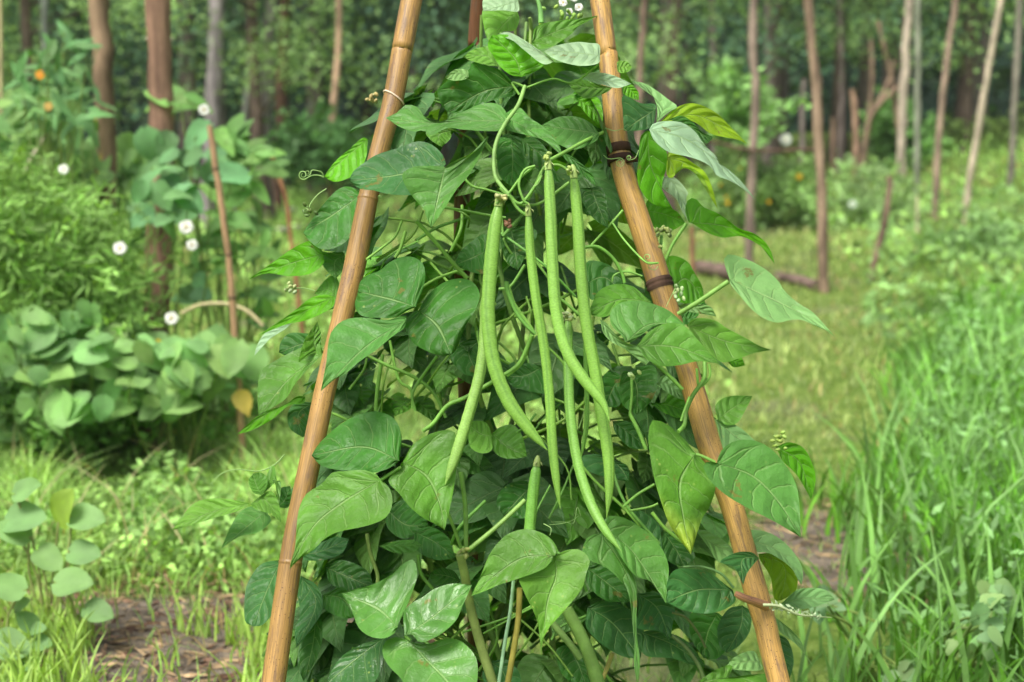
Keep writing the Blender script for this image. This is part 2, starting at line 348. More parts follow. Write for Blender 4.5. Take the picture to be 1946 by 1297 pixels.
# ---------------------------------------------------------------- grass (uncountable)
def on_ground(x, y): return np.stack([x, y, H(x, y)], -1)
def patch_noise(x, y): return .5+.25*np.sin(x*1.9+y*.7+1)+.25*np.sin(x*.8-y*1.6+2)*np.sin(x*3.1+y*2.3)
def pathmask(x, y):
    "1 on the trodden path, running from near right to the back centre-right"
    c = .95+.10*(y-3)+.004*(y-6)**2; w = .28+.085*y
    return np.clip(1.3-np.abs(x-c)/w, 0, 1)
def grass():
    # short rough turf over the whole plot
    for (y0, y1, xw, n, h, w) in ((2.2, 5, 3.2, 30000, .055, .0042), (5, 9, 5.2, 26000, .085, .0075), (9, 15, 8, 20000, .13, .013), (15, 26, 13, 13000, .2, .024)):
        x = RNG.uniform(-xw, xw, n); y = RNG.uniform(y0, y1, n); pn = patch_noise(x, y); pm = pathmask(x, y)
        soil = (np.hypot((x+.60)/.62, (y-2.62)/.36)+.4*patch_noise(x*4, y*4) < 1.05) & (RNG.uniform(0, 1, n) < .80)
        keep = ~soil & (RNG.uniform(0, 1, n) < .5+.9*pn); x, y, pn, pm = x[keep], y[keep], pn[keep], pm[keep]
        t = np.array([.30, .52, .12])*(1-pm)[:, None]+np.array([.37, .46, .16])*pm[:, None]
        t = t*(.6+.7*pn[:, None])*RNG.uniform(.6, 1.3, (len(x), 1)); dry = RNG.uniform(0, 1, len(x)) < .12; t[dry] = (.48, .38, .18)
        G['short'].append((on_ground(x, y), h*(.6+.9*pn)*(1-.5*pm), w, .7, t))
G = {'short': []}; grass(); mb = MB()
for a in G['short']: blades(mb, *a)
# broad weed leaves mixed through the turf
for (y0, y1, xa, xb, n, s) in ((2.95, 4.6, -2.4, .3, 15000, .024), (4.6, 9, -4, 5, 9000, .045), (9, 20, -7, 9, 9000, .08)):
    x = RNG.uniform(xa, xb, n); y = RNG.uniform(y0, y1, n); k = patch_noise(x*1.7, y*1.7) > .42; k &= (pathmask(x, y) < .75); x, y = x[k], y[k]
    c = on_ground(x, y); c[:, 2] += RNG.uniform(.01, s*3.2, len(x))
    t = np.array([.28, .48, .12])*RNG.uniform(.6, 1.6, (len(x), 1)); quads(mb, c, s, s*.6, t)
n = 9000; x = RNG.uniform(1.6, 8, n); y = RNG.uniform(6.5, 15, n); k = (x > .25*y)&(patch_noise(x*1.5, y*1.5) > .45); x, y = x[k], y[k]
c = on_ground(x, y); c[:, 2] += RNG.uniform(.03, .38, len(x))*patch_noise(x*1.5, y*1.5); quads(mb, c, .085, .035, np.array([.24, .42, .14]), jitter=.5)
tag(mb.build('grass', M_GRASS), 'short rough grass and small weeds covering the open ground', 'grass', kind='stuff')
# tall bright grass on the right
mb = MB(); n = 30000
x = RNG.uniform(.35, 4.4, n); y = RNG.uniform(2.1, 8.0, n); edge = .46+.34*(y-2.4)+.10*np.sin(y*3)+.06*np.sin(y*8+1)
k = (x > edge)&(RNG.uniform(0, 1, n) < np.clip((x-edge)/.25+.15, 0, 1)); x, y = x[k], y[k]
cl = patch_noise(x*3, y*3)[:, None]
t = np.array([.15, .38, .040])*(.35+1.1*cl)*RNG.uniform(.55, 1.35, (len(x), 1))
blades(mb, on_ground(x, y), .12+.12*cl[:, 0], .0105, .6, t, seg=4)
n = 2600; x = RNG.uniform(.45, 3.6, n); y = RNG.uniform(2.2, 6, n); k = x > .50+.34*(y-2.4); x, y = x[k], y[k]
blades(mb, on_ground(x, y), .30, .0125, .55, np.array([.23, .46, .12]), seg=5, jitter=.4)
n = 12000; x = RNG.uniform(.6, 3.8, n); y = RNG.uniform(2.4, 7, n); k = x > .60+.34*(y-2.4); x, y = x[k], y[k]; c = on_ground(x, y); c[:, 2] += RNG.uniform(.03, .20, len(x))
quads(mb, c, .042, .015, np.array([.22, .42, .15]), jitter=.4)
tag(mb.build('tall_grass', M_GRASS), 'tall bright green grass beside the path on the right', 'tall grass', kind='stuff')
mb = MB(); n = 16000; x = RNG.uniform(-2.3, .1, n); y = RNG.uniform(2.95, 4.5, n); k = patch_noise(x*4, y*4+1) > .40; x, y = x[k], y[k]
cl = patch_noise(x*4, y*4+1)[:, None]; blades(mb, on_ground(x, y), .04+.11*cl[:, 0]**1.5, .005, 1.1, np.array([.33, .52, .13])*(.5+.8*cl)*RNG.uniform(.6, 1.3, (len(x), 1)), seg=4)
n = 8000; x = RNG.uniform(-2.2, .1, n); y = RNG.uniform(3.4, 4.15, n); cl = patch_noise(x*5, y*5)[:, None]; blades(mb, on_ground(x, y), .06+.15*cl[:, 0]**2, .006, 1.1, np.array([.33, .54, .13])*(.5+.8*cl)*RNG.uniform(.6, 1.3, (n, 1)), seg=4)
n = 2600; x = RNG.uniform(-1.1, -.1, n); y = RNG.uniform(2.25, 2.75, n); k = patch_noise(x*7, y*7) > .5; x, y = x[k], y[k]; blades(mb, on_ground(x, y), .10, .006, .5, np.array([.38, .58, .12]), seg=4)
n = 9000; x = RNG.uniform(-2.3, .05, n); y = RNG.uniform(3.05, 4.15, n); k = patch_noise(x*6, y*6+2) > .45; x, y = x[k], y[k]; c = on_ground(x, y); c[:, 2] += RNG.uniform(.02, .16, len(x))*patch_noise(x*6, y*6+2)
quads(mb, c, .034, .017, np.array([.26, .46, .13]), jitter=.45)
n = 260; x = RNG.uniform(-2.2, 0, n); y = RNG.uniform(2.9, 4.1, n); blades(mb, on_ground(x, y), .22, .004, .9, np.array([.55, .46, .25]), seg=4)
tag(mb.build('weedy_grass', M_GRASS), 'light green weedy grass between the bare soil and the left bushes', 'weeds', kind='stuff')
# dry straw and litter on the bare soil
mb = MB(); n = 3000; x = RNG.uniform(-1.5, -.1, n); y = RNG.uniform(2.2, 3.1, n)
c = on_ground(x, y); c[:, 2] += .006; dd = runit(n); dd[:, 2] *= .12
quads(mb, c, .045, .007, np.where(RNG.uniform(0, 1, (n, 1)) < .6, [[.36, .26, .15]], [[.20, .12, .08]]), dirs=dd)
n = 500; x = RNG.uniform(.5, 1.1, n); y = RNG.uniform(2.9, 3.8, n); c = on_ground(x, y); c[:, 2] += .006; dd = runit(n); dd[:, 2] *= .12
quads(mb, c, .05, .007, np.array([.34, .25, .14]), dirs=dd)
tag(mb.build('straw_litter', M_BARK), 'dry straw and leaf litter lying on the bare soil', 'litter', kind='stuff')

# ---------------------------------------------------------------- the woods
def far_woods():
    mb = MB()
    cl = np.stack([RNG.uniform(-34, 34, 620), RNG.uniform(31, 43, 620), RNG.uniform(1.9, 15, 620)], -1)
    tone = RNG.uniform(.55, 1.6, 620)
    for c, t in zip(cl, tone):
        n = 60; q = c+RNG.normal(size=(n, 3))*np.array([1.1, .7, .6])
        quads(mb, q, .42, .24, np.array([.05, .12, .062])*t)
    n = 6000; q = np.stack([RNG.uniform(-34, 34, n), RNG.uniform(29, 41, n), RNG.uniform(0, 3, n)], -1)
    quads(mb, q, .5, .3, np.array([.014, .035, .022]))  # deep shade under the canopy, painted in as near-black leaf colour
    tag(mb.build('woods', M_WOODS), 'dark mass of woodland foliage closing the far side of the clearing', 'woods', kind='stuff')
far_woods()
def crown_mesh(mb, h0, h1, rad, ncl, nl, size, tone, spread=.42):
    for _ in range(ncl):
        z = random.uniform(0, 1); a = random.uniform(0, 6.28); r = rad*math.sqrt(random.random())*(1-.45*z)
        c = np.array([r*math.cos(a), r*math.sin(a), h0+z*(h1-h0)]); tt = np.array(tone)*random.uniform(.5, 1.55)
        n = int(nl*random.uniform(.5, 1.4)); q = c+RNG.normal(size=(n, 3))*np.array([spread*.9, spread*.9, spread*.5]); q[:, 2] -= .25*((q[:, :2]-c[:2])**2).sum(1)
        quads(mb, q, size, size*.5, tt)
PROTO = {}
def make_tree(kind, h, r, h0, h1, rad, ncl, nl, size, tone, bark, lean=.0):
    o = thing('tree', 'x', 'tree')
    mb = MB(); z = np.linspace(0, 1, 10); pts = np.stack([lean*z*h+.06*np.sin(z*7+kind), .05*np.cos(z*5+kind), z*h], -1)
    tube(mb, pts, r*(1-.75*z)+r*.5*np.exp(-z*30), 9, bark)
    for _ in range(9):
        k = random.uniform(.15, .85); a = random.uniform(0, 6.28); b = np.array([np.interp(k, z, pts[:, i]) for i in range(3)])
        e = b+np.array([math.cos(a), math.sin(a), .35])*rad*random.uniform(.5, .9)
        tube(mb, spline([b, (b+e)/2+np.array([0, 0, .1]), e], 5), np.linspace(r*.28, r*.06, 5), 5, bark)
    mb.build('trunk', M_BARK, o)
    mb = MB(); crown_mesh(mb, h0, h1, rad, ncl, nl, size, tone); mb.build('crown', M_WOODS, o)
    return o
def copy_tree(o):
    c = o.copy(); S.collection.objects.link(c)
    for ch in o.children:
        k = ch.copy(); S.collection.objects.link(k); k.parent = c
        for g in ch.children:
            gg = g.copy(); S.collection.objects.link(gg); gg.parent = k
    return c
protos = [make_tree(0, 11, .12, 1.8, 7, 1.9, 60, 120, .10, (.09, .18, .10), (.17, .14, .12)),
          make_tree(1, 12, .10, 2.1, 8, 1.7, 56, 110, .11, (.065, .135, .09), (.22, .19, .17)),
          make_tree(2, 9, .09, 1.75, 5.5, 1.9, 60, 150, .085, (.26, .42, .15), (.15, .11, .09)),
          make_tree(3, 12, .085, 2.9, 9, 1.6, 46, 90, .12, (.06, .13, .085), (.19, .16, .145))]
tree_labels = ['broad leafy tree with mid green crown and grey brown trunk in the wood edge',
               'tall slender tree with dark bluish crown among the wood edge trees',
               'pale green low branching tree in the wood edge behind the clearing',
               'thin bare stemmed tree with high dark crown deep in the woods']
used = [False]*4
def place_tree(k, px, d, s=1.0, rot=None, label=None, group=True):
    o = protos[k] if not used[k] else copy_tree(protos[k]); used[k] = True
    x = (px-973)/FPX*d; o.location = (x, d, float(H(x, d))-.03); o.rotation_euler[2] = random.uniform(0, 6.28) if rot is None else rot
    o.scale = (s, s, s*random.uniform(.92, 1.1)); o['label'] = label or tree_labels[k]
    if group: o['group'] = ['leafy wood edge trees', 'bluish slender trees', 'pale green understorey trees', 'bare stemmed trees in the woods'][k]
    elif 'group' in o: del o['group']
for i in range(15): place_tree(3, -350+i*185+random.uniform(-40, 40), random.uniform(24, 30), random.uniform(.8, 1.1))
for i in range(17): place_tree(1, -350+i*160+random.uniform(-60, 60), random.uniform(20, 27), random.uniform(.85, 1.1))
for i in range(12): place_tree(0, -300+i*215+random.uniform(-60, 60), random.uniform(19, 24), random.uniform(.85, 1.15))
for px, d, s in ((60, 15.5, .85), (500, 15, .85), (1275, 15, .85), (1010, 22, .9), (1590, 20, .9), (1830, 20, 1.), (700, 23, 1.), (-300, 16, 1), (2200, 18, 1.1)):
    place_tree(2, px, d, s)

# ---------------------------------------------------------------- trunks, posts and canes of the clearing
def pole(name, label, cat, pts, w, d, tint, mat=None, group=None, ext_top=None, toground=True, rough=.06, seg=10, nodes=()):
    "pts: photo pixels top to bottom; w px diameter; d depth in metres"
    pts = np.array(pts, float); mat = mat or M_BARK
    if d is None: d = min(depth_of(ground_at(*pts[-1])[0]), 21.)
    wpt = P(pts[:, 0], pts[:, 1], d); wpt[:, 1] = wpt[:, 1].mean()    # stand it upright at its distance
    k = (wpt[:, 1]/np.maximum(P(pts[:, 0], pts[:, 1], d)[:, 1], 1e-6))
    src = P(pts[:, 0], pts[:, 1], d); org = np.array([0, 0, CAMZ]); wpt = org+(src-org)*k[:, None]
    if ext_top:
        dv = wpt[0]-wpt[1]; dv /= np.linalg.norm(dv); wpt = np.vstack([wpt[0]+dv*ext_top, wpt])
    if toground:
        g = float(H(wpt[-1][0], wpt[-1][1]))-.05
        if wpt[-1][2] > g:
            dv = wpt[-1]-wpt[-2]; dv = dv/abs(dv[2]); wpt = np.vstack([wpt, wpt[-1]+dv*(wpt[-1][2]-g)])
    q = spline(wpt, 28); q[1:-1] += RNG.normal(size=(26, 3))*np.array([1, .5, 0])*w/FPX*d*.05
    r0 = w/FPX*d/2; rad = r0*(1+RNG.normal(size=28)*rough)*np.linspace(.9, 1.08, 28)
    root = thing(name, label, cat, (q[-1][0], q[-1][1], q[-1][2]), group)
    mb = MB(); tube(mb, q, rad, seg, tint); mb.build('trunk' if cat == 'tree' else 'shaft', mat, root)
    for ny in nodes:
        i = int(np.argmin(abs((P(0, ny, d)[2])-q[:, 2]))); mb = MB(); tube(mb, q[i]+np.outer([-.006, 0, .006], [0, 0, 1]), np.array([1.02, 1.22, 1.02])*rad[i], seg, np.array(tint)*.4); mb.build('node_ring', mat, root)
    return root
BR = (.24, .17, .13); GREY = (.26, .23, .235); TAN = (.42, .27, .16); PALE = (.50, .42, .34)
pole('post', 'thick brown post behind the vines, left of the widest post', 'post', [(192, 0), (194, 120), (200, 260), (204, 400)], 38, 5.0, (.29, .20, .13), ext_top=.9)
p = pole('post', 'thickest reddish brown post rising from the leafy plants on the left', 'post', [(301, 0), (303, 120), (307, 260), (302, 480), (294, 630)], 47, 4.45, (.33, .20, .14), ext_top=.9)
mb = MB(); th = np.linspace(0, 6.28, 17); c = P(303, 76, 4.45); r = .040
tube(mb, np.stack([c[0]+r*np.cos(th), c[1]+r*np.sin(th)-.0, c[2]+.004*np.sin(th*2)], -1), .004, 5, (.6, .5, .42), cap=False); mb.build('string_tie', M_WIRE, p)
pole('tree', 'grey trunk standing behind the white blossom on the stake', 'tree', [(413, 0), (410, 100), (405, 210), (402, 260)], 30, 14, GREY, ext_top=3)
pole('tree', 'pale grey trunk just left of the reddish dark trunk', 'tree', [(513, 40), (508, 130), (503, 270), (512, 400)], 21, 15, (.30, .26, .27), ext_top=3)
pole('tree', 'reddish dark trunk close to the right of a grey trunk', 'tree', [(540, 60), (536, 160), (532, 260)], 22, 16, (.15, .085, .06), ext_top=3)
pole('tree', 'thin faint grey trunk between two grey trunks on the left', 'tree', [(482, 40), (476, 120), (468, 200)], 12, 17, (.22, .22, .20), ext_top=2.5)
pole('tree', 'thin grey green trunk behind the tall herb at upper left', 'tree', [(86, 20), (86, 100), (88, 190)], 13, 13, (.22, .25, .21), ext_top=3)
pole('pole', 'straight tan pole standing alone left of the tripod', 'pole', [(645, 0), (642, 110), (634, 200), (630, 300), (630, 380)], 13, 13.5, (.48, .33, .22), ext_top=1.0)
pole('cane', 'thin pale cane at the very left edge', 'cane', [(1, 0), (2, 200), (0, 420)], 8, 5.2, (.45, .40, .22), ext_top=.5)
stake = pole('bamboo_stake', 'thin bamboo stake with white blossom at its tip, among vines', 'stake', [(398, 238), (412, 330), (428, 440), (442, 570), (450, 690)], 13, 3.95, (.48, .30, .17), mat=M_BAMBOO, nodes=(330, 480, 575))
pole('stick', 'thin brown stick leaning behind the stake with the white blossom', 'stick', [(515, 290), (530, 330), (545, 390), (555, 470)], 9, 6.5, (.36, .17, .09))
pole('pole', 'brown pole partly hidden behind the tripod leaves, just right of its right pole', 'pole', [(1225, 0), (1221, 60), (1216, 150), (1213, 330)], 14, 11.5, BR, ext_top=1)
pole('pole', 'brown pole holding the left end of the dark rail', 'pole', [(1433, 0), (1431, 100), (1437, 190), (1431, 280), (1426, 400), (1423, 500)], 17, 9.8, (.28, .215, .175), ext_top=1)
pole('pole', 'orange brown crooked pole at the right end of the dark rail', 'pole', [(1536, 0), (1544, 90), (1552, 200), (1558, 300), (1563, 420), (1565, 565)], 19, 8.6, (.29, .205, .145), ext_top=1)
pole('pole', 'pale straight pole with a knot, above the green shrub', 'pole', [(1728, 0), (1722, 90), (1720, 135), (1714, 240), (1712, 350)], 16, None, PALE, ext_top=1)
pole('pole', 'leaning reddish tan pole, second from the right', 'pole', [(1817, 0), (1800, 110), (1787, 230), (1780, 330), (1777, 430)], 12, None, (.34, .25, .19), ext_top=1)
pole('pole', 'pale leaning pole farthest to the right', 'pole', [(1903, 0), (1882, 110), (1866, 200), (1850, 300), (1828, 430)], 12, None, (.52, .44, .33), ext_top=1)
pole('stick', 'stout brown stub stick beside the bundle of leaning sticks', 'stick', [(1620, 170), (1625, 230), (1628, 360)], 13, None, (.33, .21, .15))
for pts, lab in (([(1656, 75), (1657, 150), (1650, 240), (1640, 320)], 'tallest grey stick of the leaning bundle'),
                 ([(1700, 115), (1685, 165), (1655, 225), (1636, 320)], 'brown middle stick of the leaning bundle'),
                 ([(1712, 162), (1670, 200), (1648, 245), (1640, 330)], 'most slanted stick of the leaning bundle'),
                 ([(1668, 40), (1680, 90), (1694, 150), (1705, 230)], 'thin greenish stick crossing behind the leaning bundle')):
    pole('stick', lab, 'stick', pts, 9, 18.5+random.uniform(-.3, .3), (.30, .21, .15), group='sticks of the leaning bundle')
pole('post', 'short leaning dark post in the grass right of the crooked pole', 'post', [(1692, 335), (1685, 400), (1670, 470), (1650, 540)], 13, None, (.24, .17, .12))
pole('stick', 'short pale upright stick in the grass at right', 'stick', [(1743, 372), (1743, 500)], 7, None, (.50, .50, .30))
pole('stick', 'grey slim stick under the dark rail, left of the crooked pole', 'stick', [(1527, 150), (1524, 250), (1526, 330)], 11, 18, (.22, .18, .17))
pole('stick', 'slim brown stick right of the crooked pole by the rail', 'stick', [(1583, 225), (1583, 310)], 9, 19, (.28, .19, .14))
pole('tree', 'slim grey green trunk right of the pale knotted pole', 'tree', [(1744, 60), (1744, 160), (1743, 270)], 11, 15, (.27, .29, .22), ext_top=3)
pole('tree', 'dark thin trunk at the right edge above the grass', 'tree', [(1938, 0), (1932, 120), (1926, 240)], 12, 15, (.24, .22, .18), ext_top=3)
for px, lab in ((1460, 'slim dark trunk just right of the pole holding the rail'), (1355, 'dark trunk beneath the pale crown near the sapling'), (1598, 'thin dark trunk behind the brown stub stick')):
    pole('tree', lab, 'tree', [(px, 100), (px+2, 200), (px, 280)], 12, 19, (.20, .16, .15), ext_top=3)
pole('post', 'low brown post showing under the leaves right of the tripod', 'post', [(1315, 430), (1316, 500)], 11, 8.7, (.34, .19, .11))
# rail
mb = MB(); a = P(1340, 266, 9.8); b = P(1432, 286, 9.75); c = P(1560, 284, 8.75)
tube(mb, spline([a, b, c], 14), .012, 7, (.13, .085, .06)); tag(mb.build('rail', M_BARK), 'thin dark wooden rail tied across two brown poles', 'rail')
# boards on the ground
for (x0, y0), (x1, y1), th_, lab in (((1325, 520), (1405, 536), .05, 'dark weathered log lying in the grass, left of two'), ((1478, 535), (1550, 552), .035, 'short dark log lying in the grass by the crooked pole')):
    a, _ = ground_at(x0, y0); b, _ = ground_at(x1, y1); mb = MB(); q = spline([a, (a+b)/2+[0, 0, .01], b], 12); q[:, 2] += th_*.8
    tube(mb, q, th_*(1+RNG.normal(size=12)*.08), 9, (.17, .12, .10)); tag(mb.build('log', M_BARK), lab, 'log')
for (x0, y0), (x1, y1), lab in (((470, 412), (560, 405), 'pale weathered board on the ground, farther one'), ((505, 448), (585, 440), 'pale weathered board on the ground, nearer one')):
    a, _ = ground_at(x0, y0); b, _ = ground_at(x1, y1); mb = MB(); q = spline([a, b], 6); q[:, 2] += .03; tube(mb, q, .04, 6, (.50, .46, .42), flat=1.6); tag(mb.build('board', M_BARK), lab, 'board')

# ---------------------------------------------------------------- background plants
def blossom(parent, px, py, d, r, col=(.80, .82, .76), name='flower', eye=(.75, .62, .25)):
    mb = MB(); c = P(px, py, d)
    for k in range(5):
        a = k*1.2566+random.uniform(-.2, .2); dv = np.array([math.cos(a), -.25, math.sin(a)])
        leaf3d(mb, c, dv, (0, -1, .35), r*1.0, r*1.5, col, droop=.5, fold=.15, prof=PROF_ROUND, n=6, m=2)
    f = mb.build(name, M_PETAL, parent)
    mb = MB(); tube(mb, [c+[0, -.002, 0], c+[0, -r*.35, 0]], [r*.22, r*.12], 7, eye); mb.build('flower_centre', M_PETAL, f); return f
def spray_plant(name, label, cat, boxes, base_px, tone, leafpx, d, nleaf, prof=PROF_ROUND, stems=8, group=None, ratio=.75, up=.5):
    "boxes: (cx,cy,rx,ry,weight) photo ellipses the foliage fills at depth d; base on the ground below"
    gx = (base_px-973)/FPX*d; base = np.array([gx, d*1.0, float(H(gx, d))])
    root = thing(name, label, cat, base, group); mb = MB(); st = MB(); cs = []
    wts = np.array([b[4] for b in boxes], float); wts /= wts.sum()
    for i in range(nleaf):
        b = boxes[int(RNG.choice(len(boxes), p=wts))]; a = random.uniform(0, 6.28); r = math.sqrt(random.random())
        px, py = b[0]+b[2]*r*math.cos(a), b[1]+b[3]*r*math.sin(a); dd = d+random.uniform(-.28, .28)*min(1, b[2]/60)
        c = P(px, py, dd)
        if c[2] < H(c[0], c[1])+.01: continue
        out = np.array([math.cos(a)*r, -.6, random.uniform(-.5, .5)]); ln = leafpx/FPX*d*random.uniform(.6, 1.25)
        nor = np.array([random.uniform(-.6, .6), -.7+random.uniform(-.4, .4), .8])
        dv = np.array([random.uniform(-1, 1), random.uniform(-.6, .1), random.uniform(-.9, .35)])
        leaf3d(mb, c-dv/np.linalg.norm(dv)*ln*.5, dv, nor, ln, ln*ratio*random.uniform(.8, 1.1), jit(TONE[tone] if isinstance(tone, str) else tone, .28), prof=prof, n=7, m=2)
        cs.append(c)
    for i in range(stems*3):
        c = cs[i % len(cs)]; s = base+np.array([random.uniform(-.06, .06), random.uniform(-.05, .05), -.02])
        tube(st, spline([s, (s+c)/2+np.array([random.uniform(-.05, .05), 0, .05]), c], 7), np.linspace(.005, .002, 7), 5, jit((.20, .30, .07), .2), cap=False)
    st.build('stem', M_STEM, root); mb.build('foliage', M_FAR, root); return root
v1 = spray_plant('climbing_vine', 'leafy vine climbing the widest post, with round blue green leaves', 'vine', [(300, 390, 60, 55, 2), (375, 555, 35, 25, .35), (350, 340, 60, 50, 1.5), (290, 300, 40, 40, .6), (395, 300, 60, 50, 1)], 320, (.13, .31, .11), 60, 4.35, 50, stems=2)
v2 = spray_plant('climbing_vine', 'vine with pointed leaves trailing right of the thin bamboo stake', 'vine', [(470, 300, 55, 40, 1.2), (450, 380, 50, 60, 1), (470, 460, 60, 50, 1), (330, 190, 50, 18, .3), (430, 260, 40, 20, .5), (395, 480, 45, 60, .9), (500, 560, 35, 60, .5)], 430, (.15, .34, .06), 58, 4.6, 110, prof=PROF_LANCE, ratio=.5)
v3 = spray_plant('climbing_vine', 'vine covering the lower part of the left brown post', 'vine', [(235, 330, 35, 60, 1.2), (130, 320, 70, 80, 2), (40, 290, 70, 110, 2.4), (225, 440, 55, 50, 1.4), (95, 220, 60, 50, 1), (-60, 350, 60, 120, 1)], 150, (.18, .36, .09), 50, 5.2, 300)
h1 = spray_plant('herb', 'tall upright herb with narrow leaves beside the left post', 'herb', [(130, 120, 45, 60, 1), (95, 190, 60, 60, 1), (150, 210, 50, 50, 1), (60, 150, 30, 60, .5)], 110, (.10, .26, .07), 62, 4.7, 75, prof=PROF_LANCE, ratio=.28)
# feathery shrub of fine leaves
def fine_shrub(name, label, cat, boxes, base_px, d, n, size, tone, depth=.35, ratio=.3):
    gx = (base_px-973)/FPX*d; base = np.array([gx, d, float(H(gx, d))]); root = thing(name, label, cat, base)
    mb = MB(); st = MB(); wts = np.array([b[4] for b in boxes], float); wts /= wts.sum()
    for i in range(n//40):
        b = boxes[int(RNG.choice(len(boxes), p=wts))]; a = random.uniform(0, 6.28); r = math.sqrt(random.random())
        c = P(b[0]+b[2]*r*math.cos(a), b[1]+b[3]*r*math.sin(a), d+random.uniform(-depth, depth)); dr = np.array([random.uniform(-1, 1), -.5, random.uniform(-.6, .9)]); dr /= np.linalg.norm(dr)
        ts = RNG.uniform(-1, 1, 40); q = c+ts[:, None]*dr*size*3+RNG.normal(size=(40, 3))*size*.45
        q = q[q[:, 2] > H(q[:, 0], q[:, 1])]
        if len(q) == 0: continue
        dirs = dr+runit(len(q))*.9
        quads(mb, q, size, size*ratio, np.array(tone)*random.uniform(.6, 1.6), dirs=dirs)
        if i % 4 == 0: tube(st, spline([base+[random.uniform(-.1, .1), 0, -.02], (base+c)/2+[0, 0, .06], c+dr*size*2], 7), np.linspace(.005, .0015, 7), 4, (.16, .26, .06), cap=False)
    st.build('stem', M_STEM, root); mb.build('foliage', M_GRASS, root); return root
fine_shrub('shrub', 'feathery light green shrub of fine narrow leaves at left', 'shrub', [(20, 420, 110, 100, 2.2), (100, 470, 110, 80, 2.2), (150, 540, 70, 60, 1.6), (235, 560, 25, 60, .2), (40, 580, 80, 60, 1), (215, 605, 50, 40, .5), (-80, 480, 90, 120, 1.5)], 90, 4.5, 17000, .060, (.22, .40, .10), ratio=.16, depth=.5)
b1 = spray_plant('bean_bush', 'low bush with large dark round leaves at the left edge', 'bush', [(50, 700, 100, 80, 1.8), (160, 730, 100, 75, 2.2), (130, 640, 110, 50, 1.6), (60, 800, 70, 40, .6), (30, 620, 60, 50, .7), (220, 650, 50, 40, .5), (-60, 700, 60, 80, .6)], 110, (.19, .39, .10), 64, 4.15, 165, ratio=.8)
b2 = spray_plant('bean_bush', 'low bush of rounded leaves in front of the stake', 'bush', [(300, 700, 60, 60, 1.5), (380, 700, 80, 50, 1.8), (330, 750, 80, 45, 1.2), (440, 690, 50, 40, .7), (260, 650, 50, 30, .6)], 340, (.22, .41, .11), 60, 4.1, 125, ratio=.8)
fine_shrub('shrub', 'dark leafy undergrowth shrub below the round leaved bushes', 'shrub', [(60, 800, 120, 50, 1.3), (190, 790, 80, 45, 1), (380, 770, 110, 30, .4)], 150, 4.4, 2400, .045, (.12, .25, .06), ratio=.5)
for (px, py, r, par, dd) in ((388, 209, .020, v2, 4.55), (121, 322, .019, v3, 4.9), (228, 472, .022, v3, 4.3), (354, 432, .025, v1, 4.55), (326, 605, .022, v1, 4.3), (365, 466, .020, v1, 4.55)):
    blossom(par, px, py, dd-.75, r*.8, (.9, .92, .86))
blossom(h1, 76, 143, 4.5, .015, (.75, .33, .03)); blossom(h1, 92, 203, 4.5, .015, (.62, .42, .12)); blossom(v2, 374, 200, 4.6, .010, (.7, .35, .03))
for px, py in ((385, 683), (300, 655)): blossom(b2, px, py, 3.98, .016, (.62, .50, .04))
o = MB(); leaf3d(o, P(455, 745, 3.9), (.35, -.2, -.9), (0, -1, .5), .075, .055, (.60, .42, .06)); o.build('yellow_leaf', M_FAR, b2)
# dry bent stalk and yellow vine
mb = MB(); tube(mb, spline(P([345, 380, 430, 470, 500], [596, 580, 578, 592, 620], [4.2]*5), 18), .006, 6, (.55, .48, .26)); tag(mb.build('dry_stalk', M_STEM), 'pale arching dry stalk crossing in front of the bamboo stake', 'stalk')
mb = MB(); tube(mb, spline(P([182, 195, 188, 176], [225, 270, 330, 400], [5.0]*4), 16), .007, 6, (.58, .45, .10)); tag(mb.build('dry_vine', M_STEM), 'yellowed withered stem hanging beside the left brown post', 'stem')
mb = MB(); tube(mb, spline(P([95, 80, 60, 44], [235, 270, 300, 335], [4.8]*4), 12), .006, 6, (.45, .42, .30)); tag(mb.build('twig', M_BARK), 'bare grey twig slanting below the orange flower', 'twig')
# seedlings on the soil, lower left
SEED = [('leafy seedling at the lower left with a yellow green upright leaf', [(45, 985, 62, .1), (120, 965, 60, 1.3), (165, 985, 52, -.3), (50, 930, 45, .6), (92, 1062, 46, -1), (160, 1052, 48, -.2), (25, 1010, 50, 2.5)], (85, 1150), 2.75),
        ('small seedling with two round pale leaves on thin stalks', [(137, 1107, 56, 0), (187, 1163, 44, -.6)], (142, 1190), 2.72),
        ('pale round leaved seedling cut by the left edge', [(12, 1116, 52, 2.8), (18, 1228, 60, -.4), (52, 1262, 32, .4)], (20, 1290), 2.6),
        ('tiny seedling with small pale clustered leaves', [(50, 1180, 34, 2), (76, 1222, 34, -.3), (40, 1150, 30, .9), (70, 1195, 26, .2)], (66, 1260), 2.62)]
for lab, lv, bp, d in SEED:
    b = P(bp[0], bp[1], d); b[2] = float(H(b[0], b[1]))
    root = thing('seedling', lab, 'seedling', b, 'young bean seedlings'); st = MB()
    for px, py, s, an in lv:
        mb = MB(); dd = d-.05; c = P(px, py, dd); ln = s*1.25/FPX*dd
        dv = np.array([math.cos(an), -.25, math.sin(an)*.5+.1]); dv /= np.linalg.norm(dv)
        tn = (.30, .48, .03) if (px, py) == (120, 965) else (.19, .37, .11)
        leaf3d(mb, c-dv*ln*.5, dv, (0.1*math.cos(an), -.75, .75), ln*1.1, ln*.9, jit(tn, .12), prof=PROF_ROUND, n=10, m=3, droop=.15)
        mb.build('leaf', M_FAR, root); tube(st, spline([b, (b+c)/2+[0, 0, .02], c-dv*ln*.5], 7), .0025, 5, (.34, .38, .14), cap=False)
    st.build('stem', M_STEM, root)
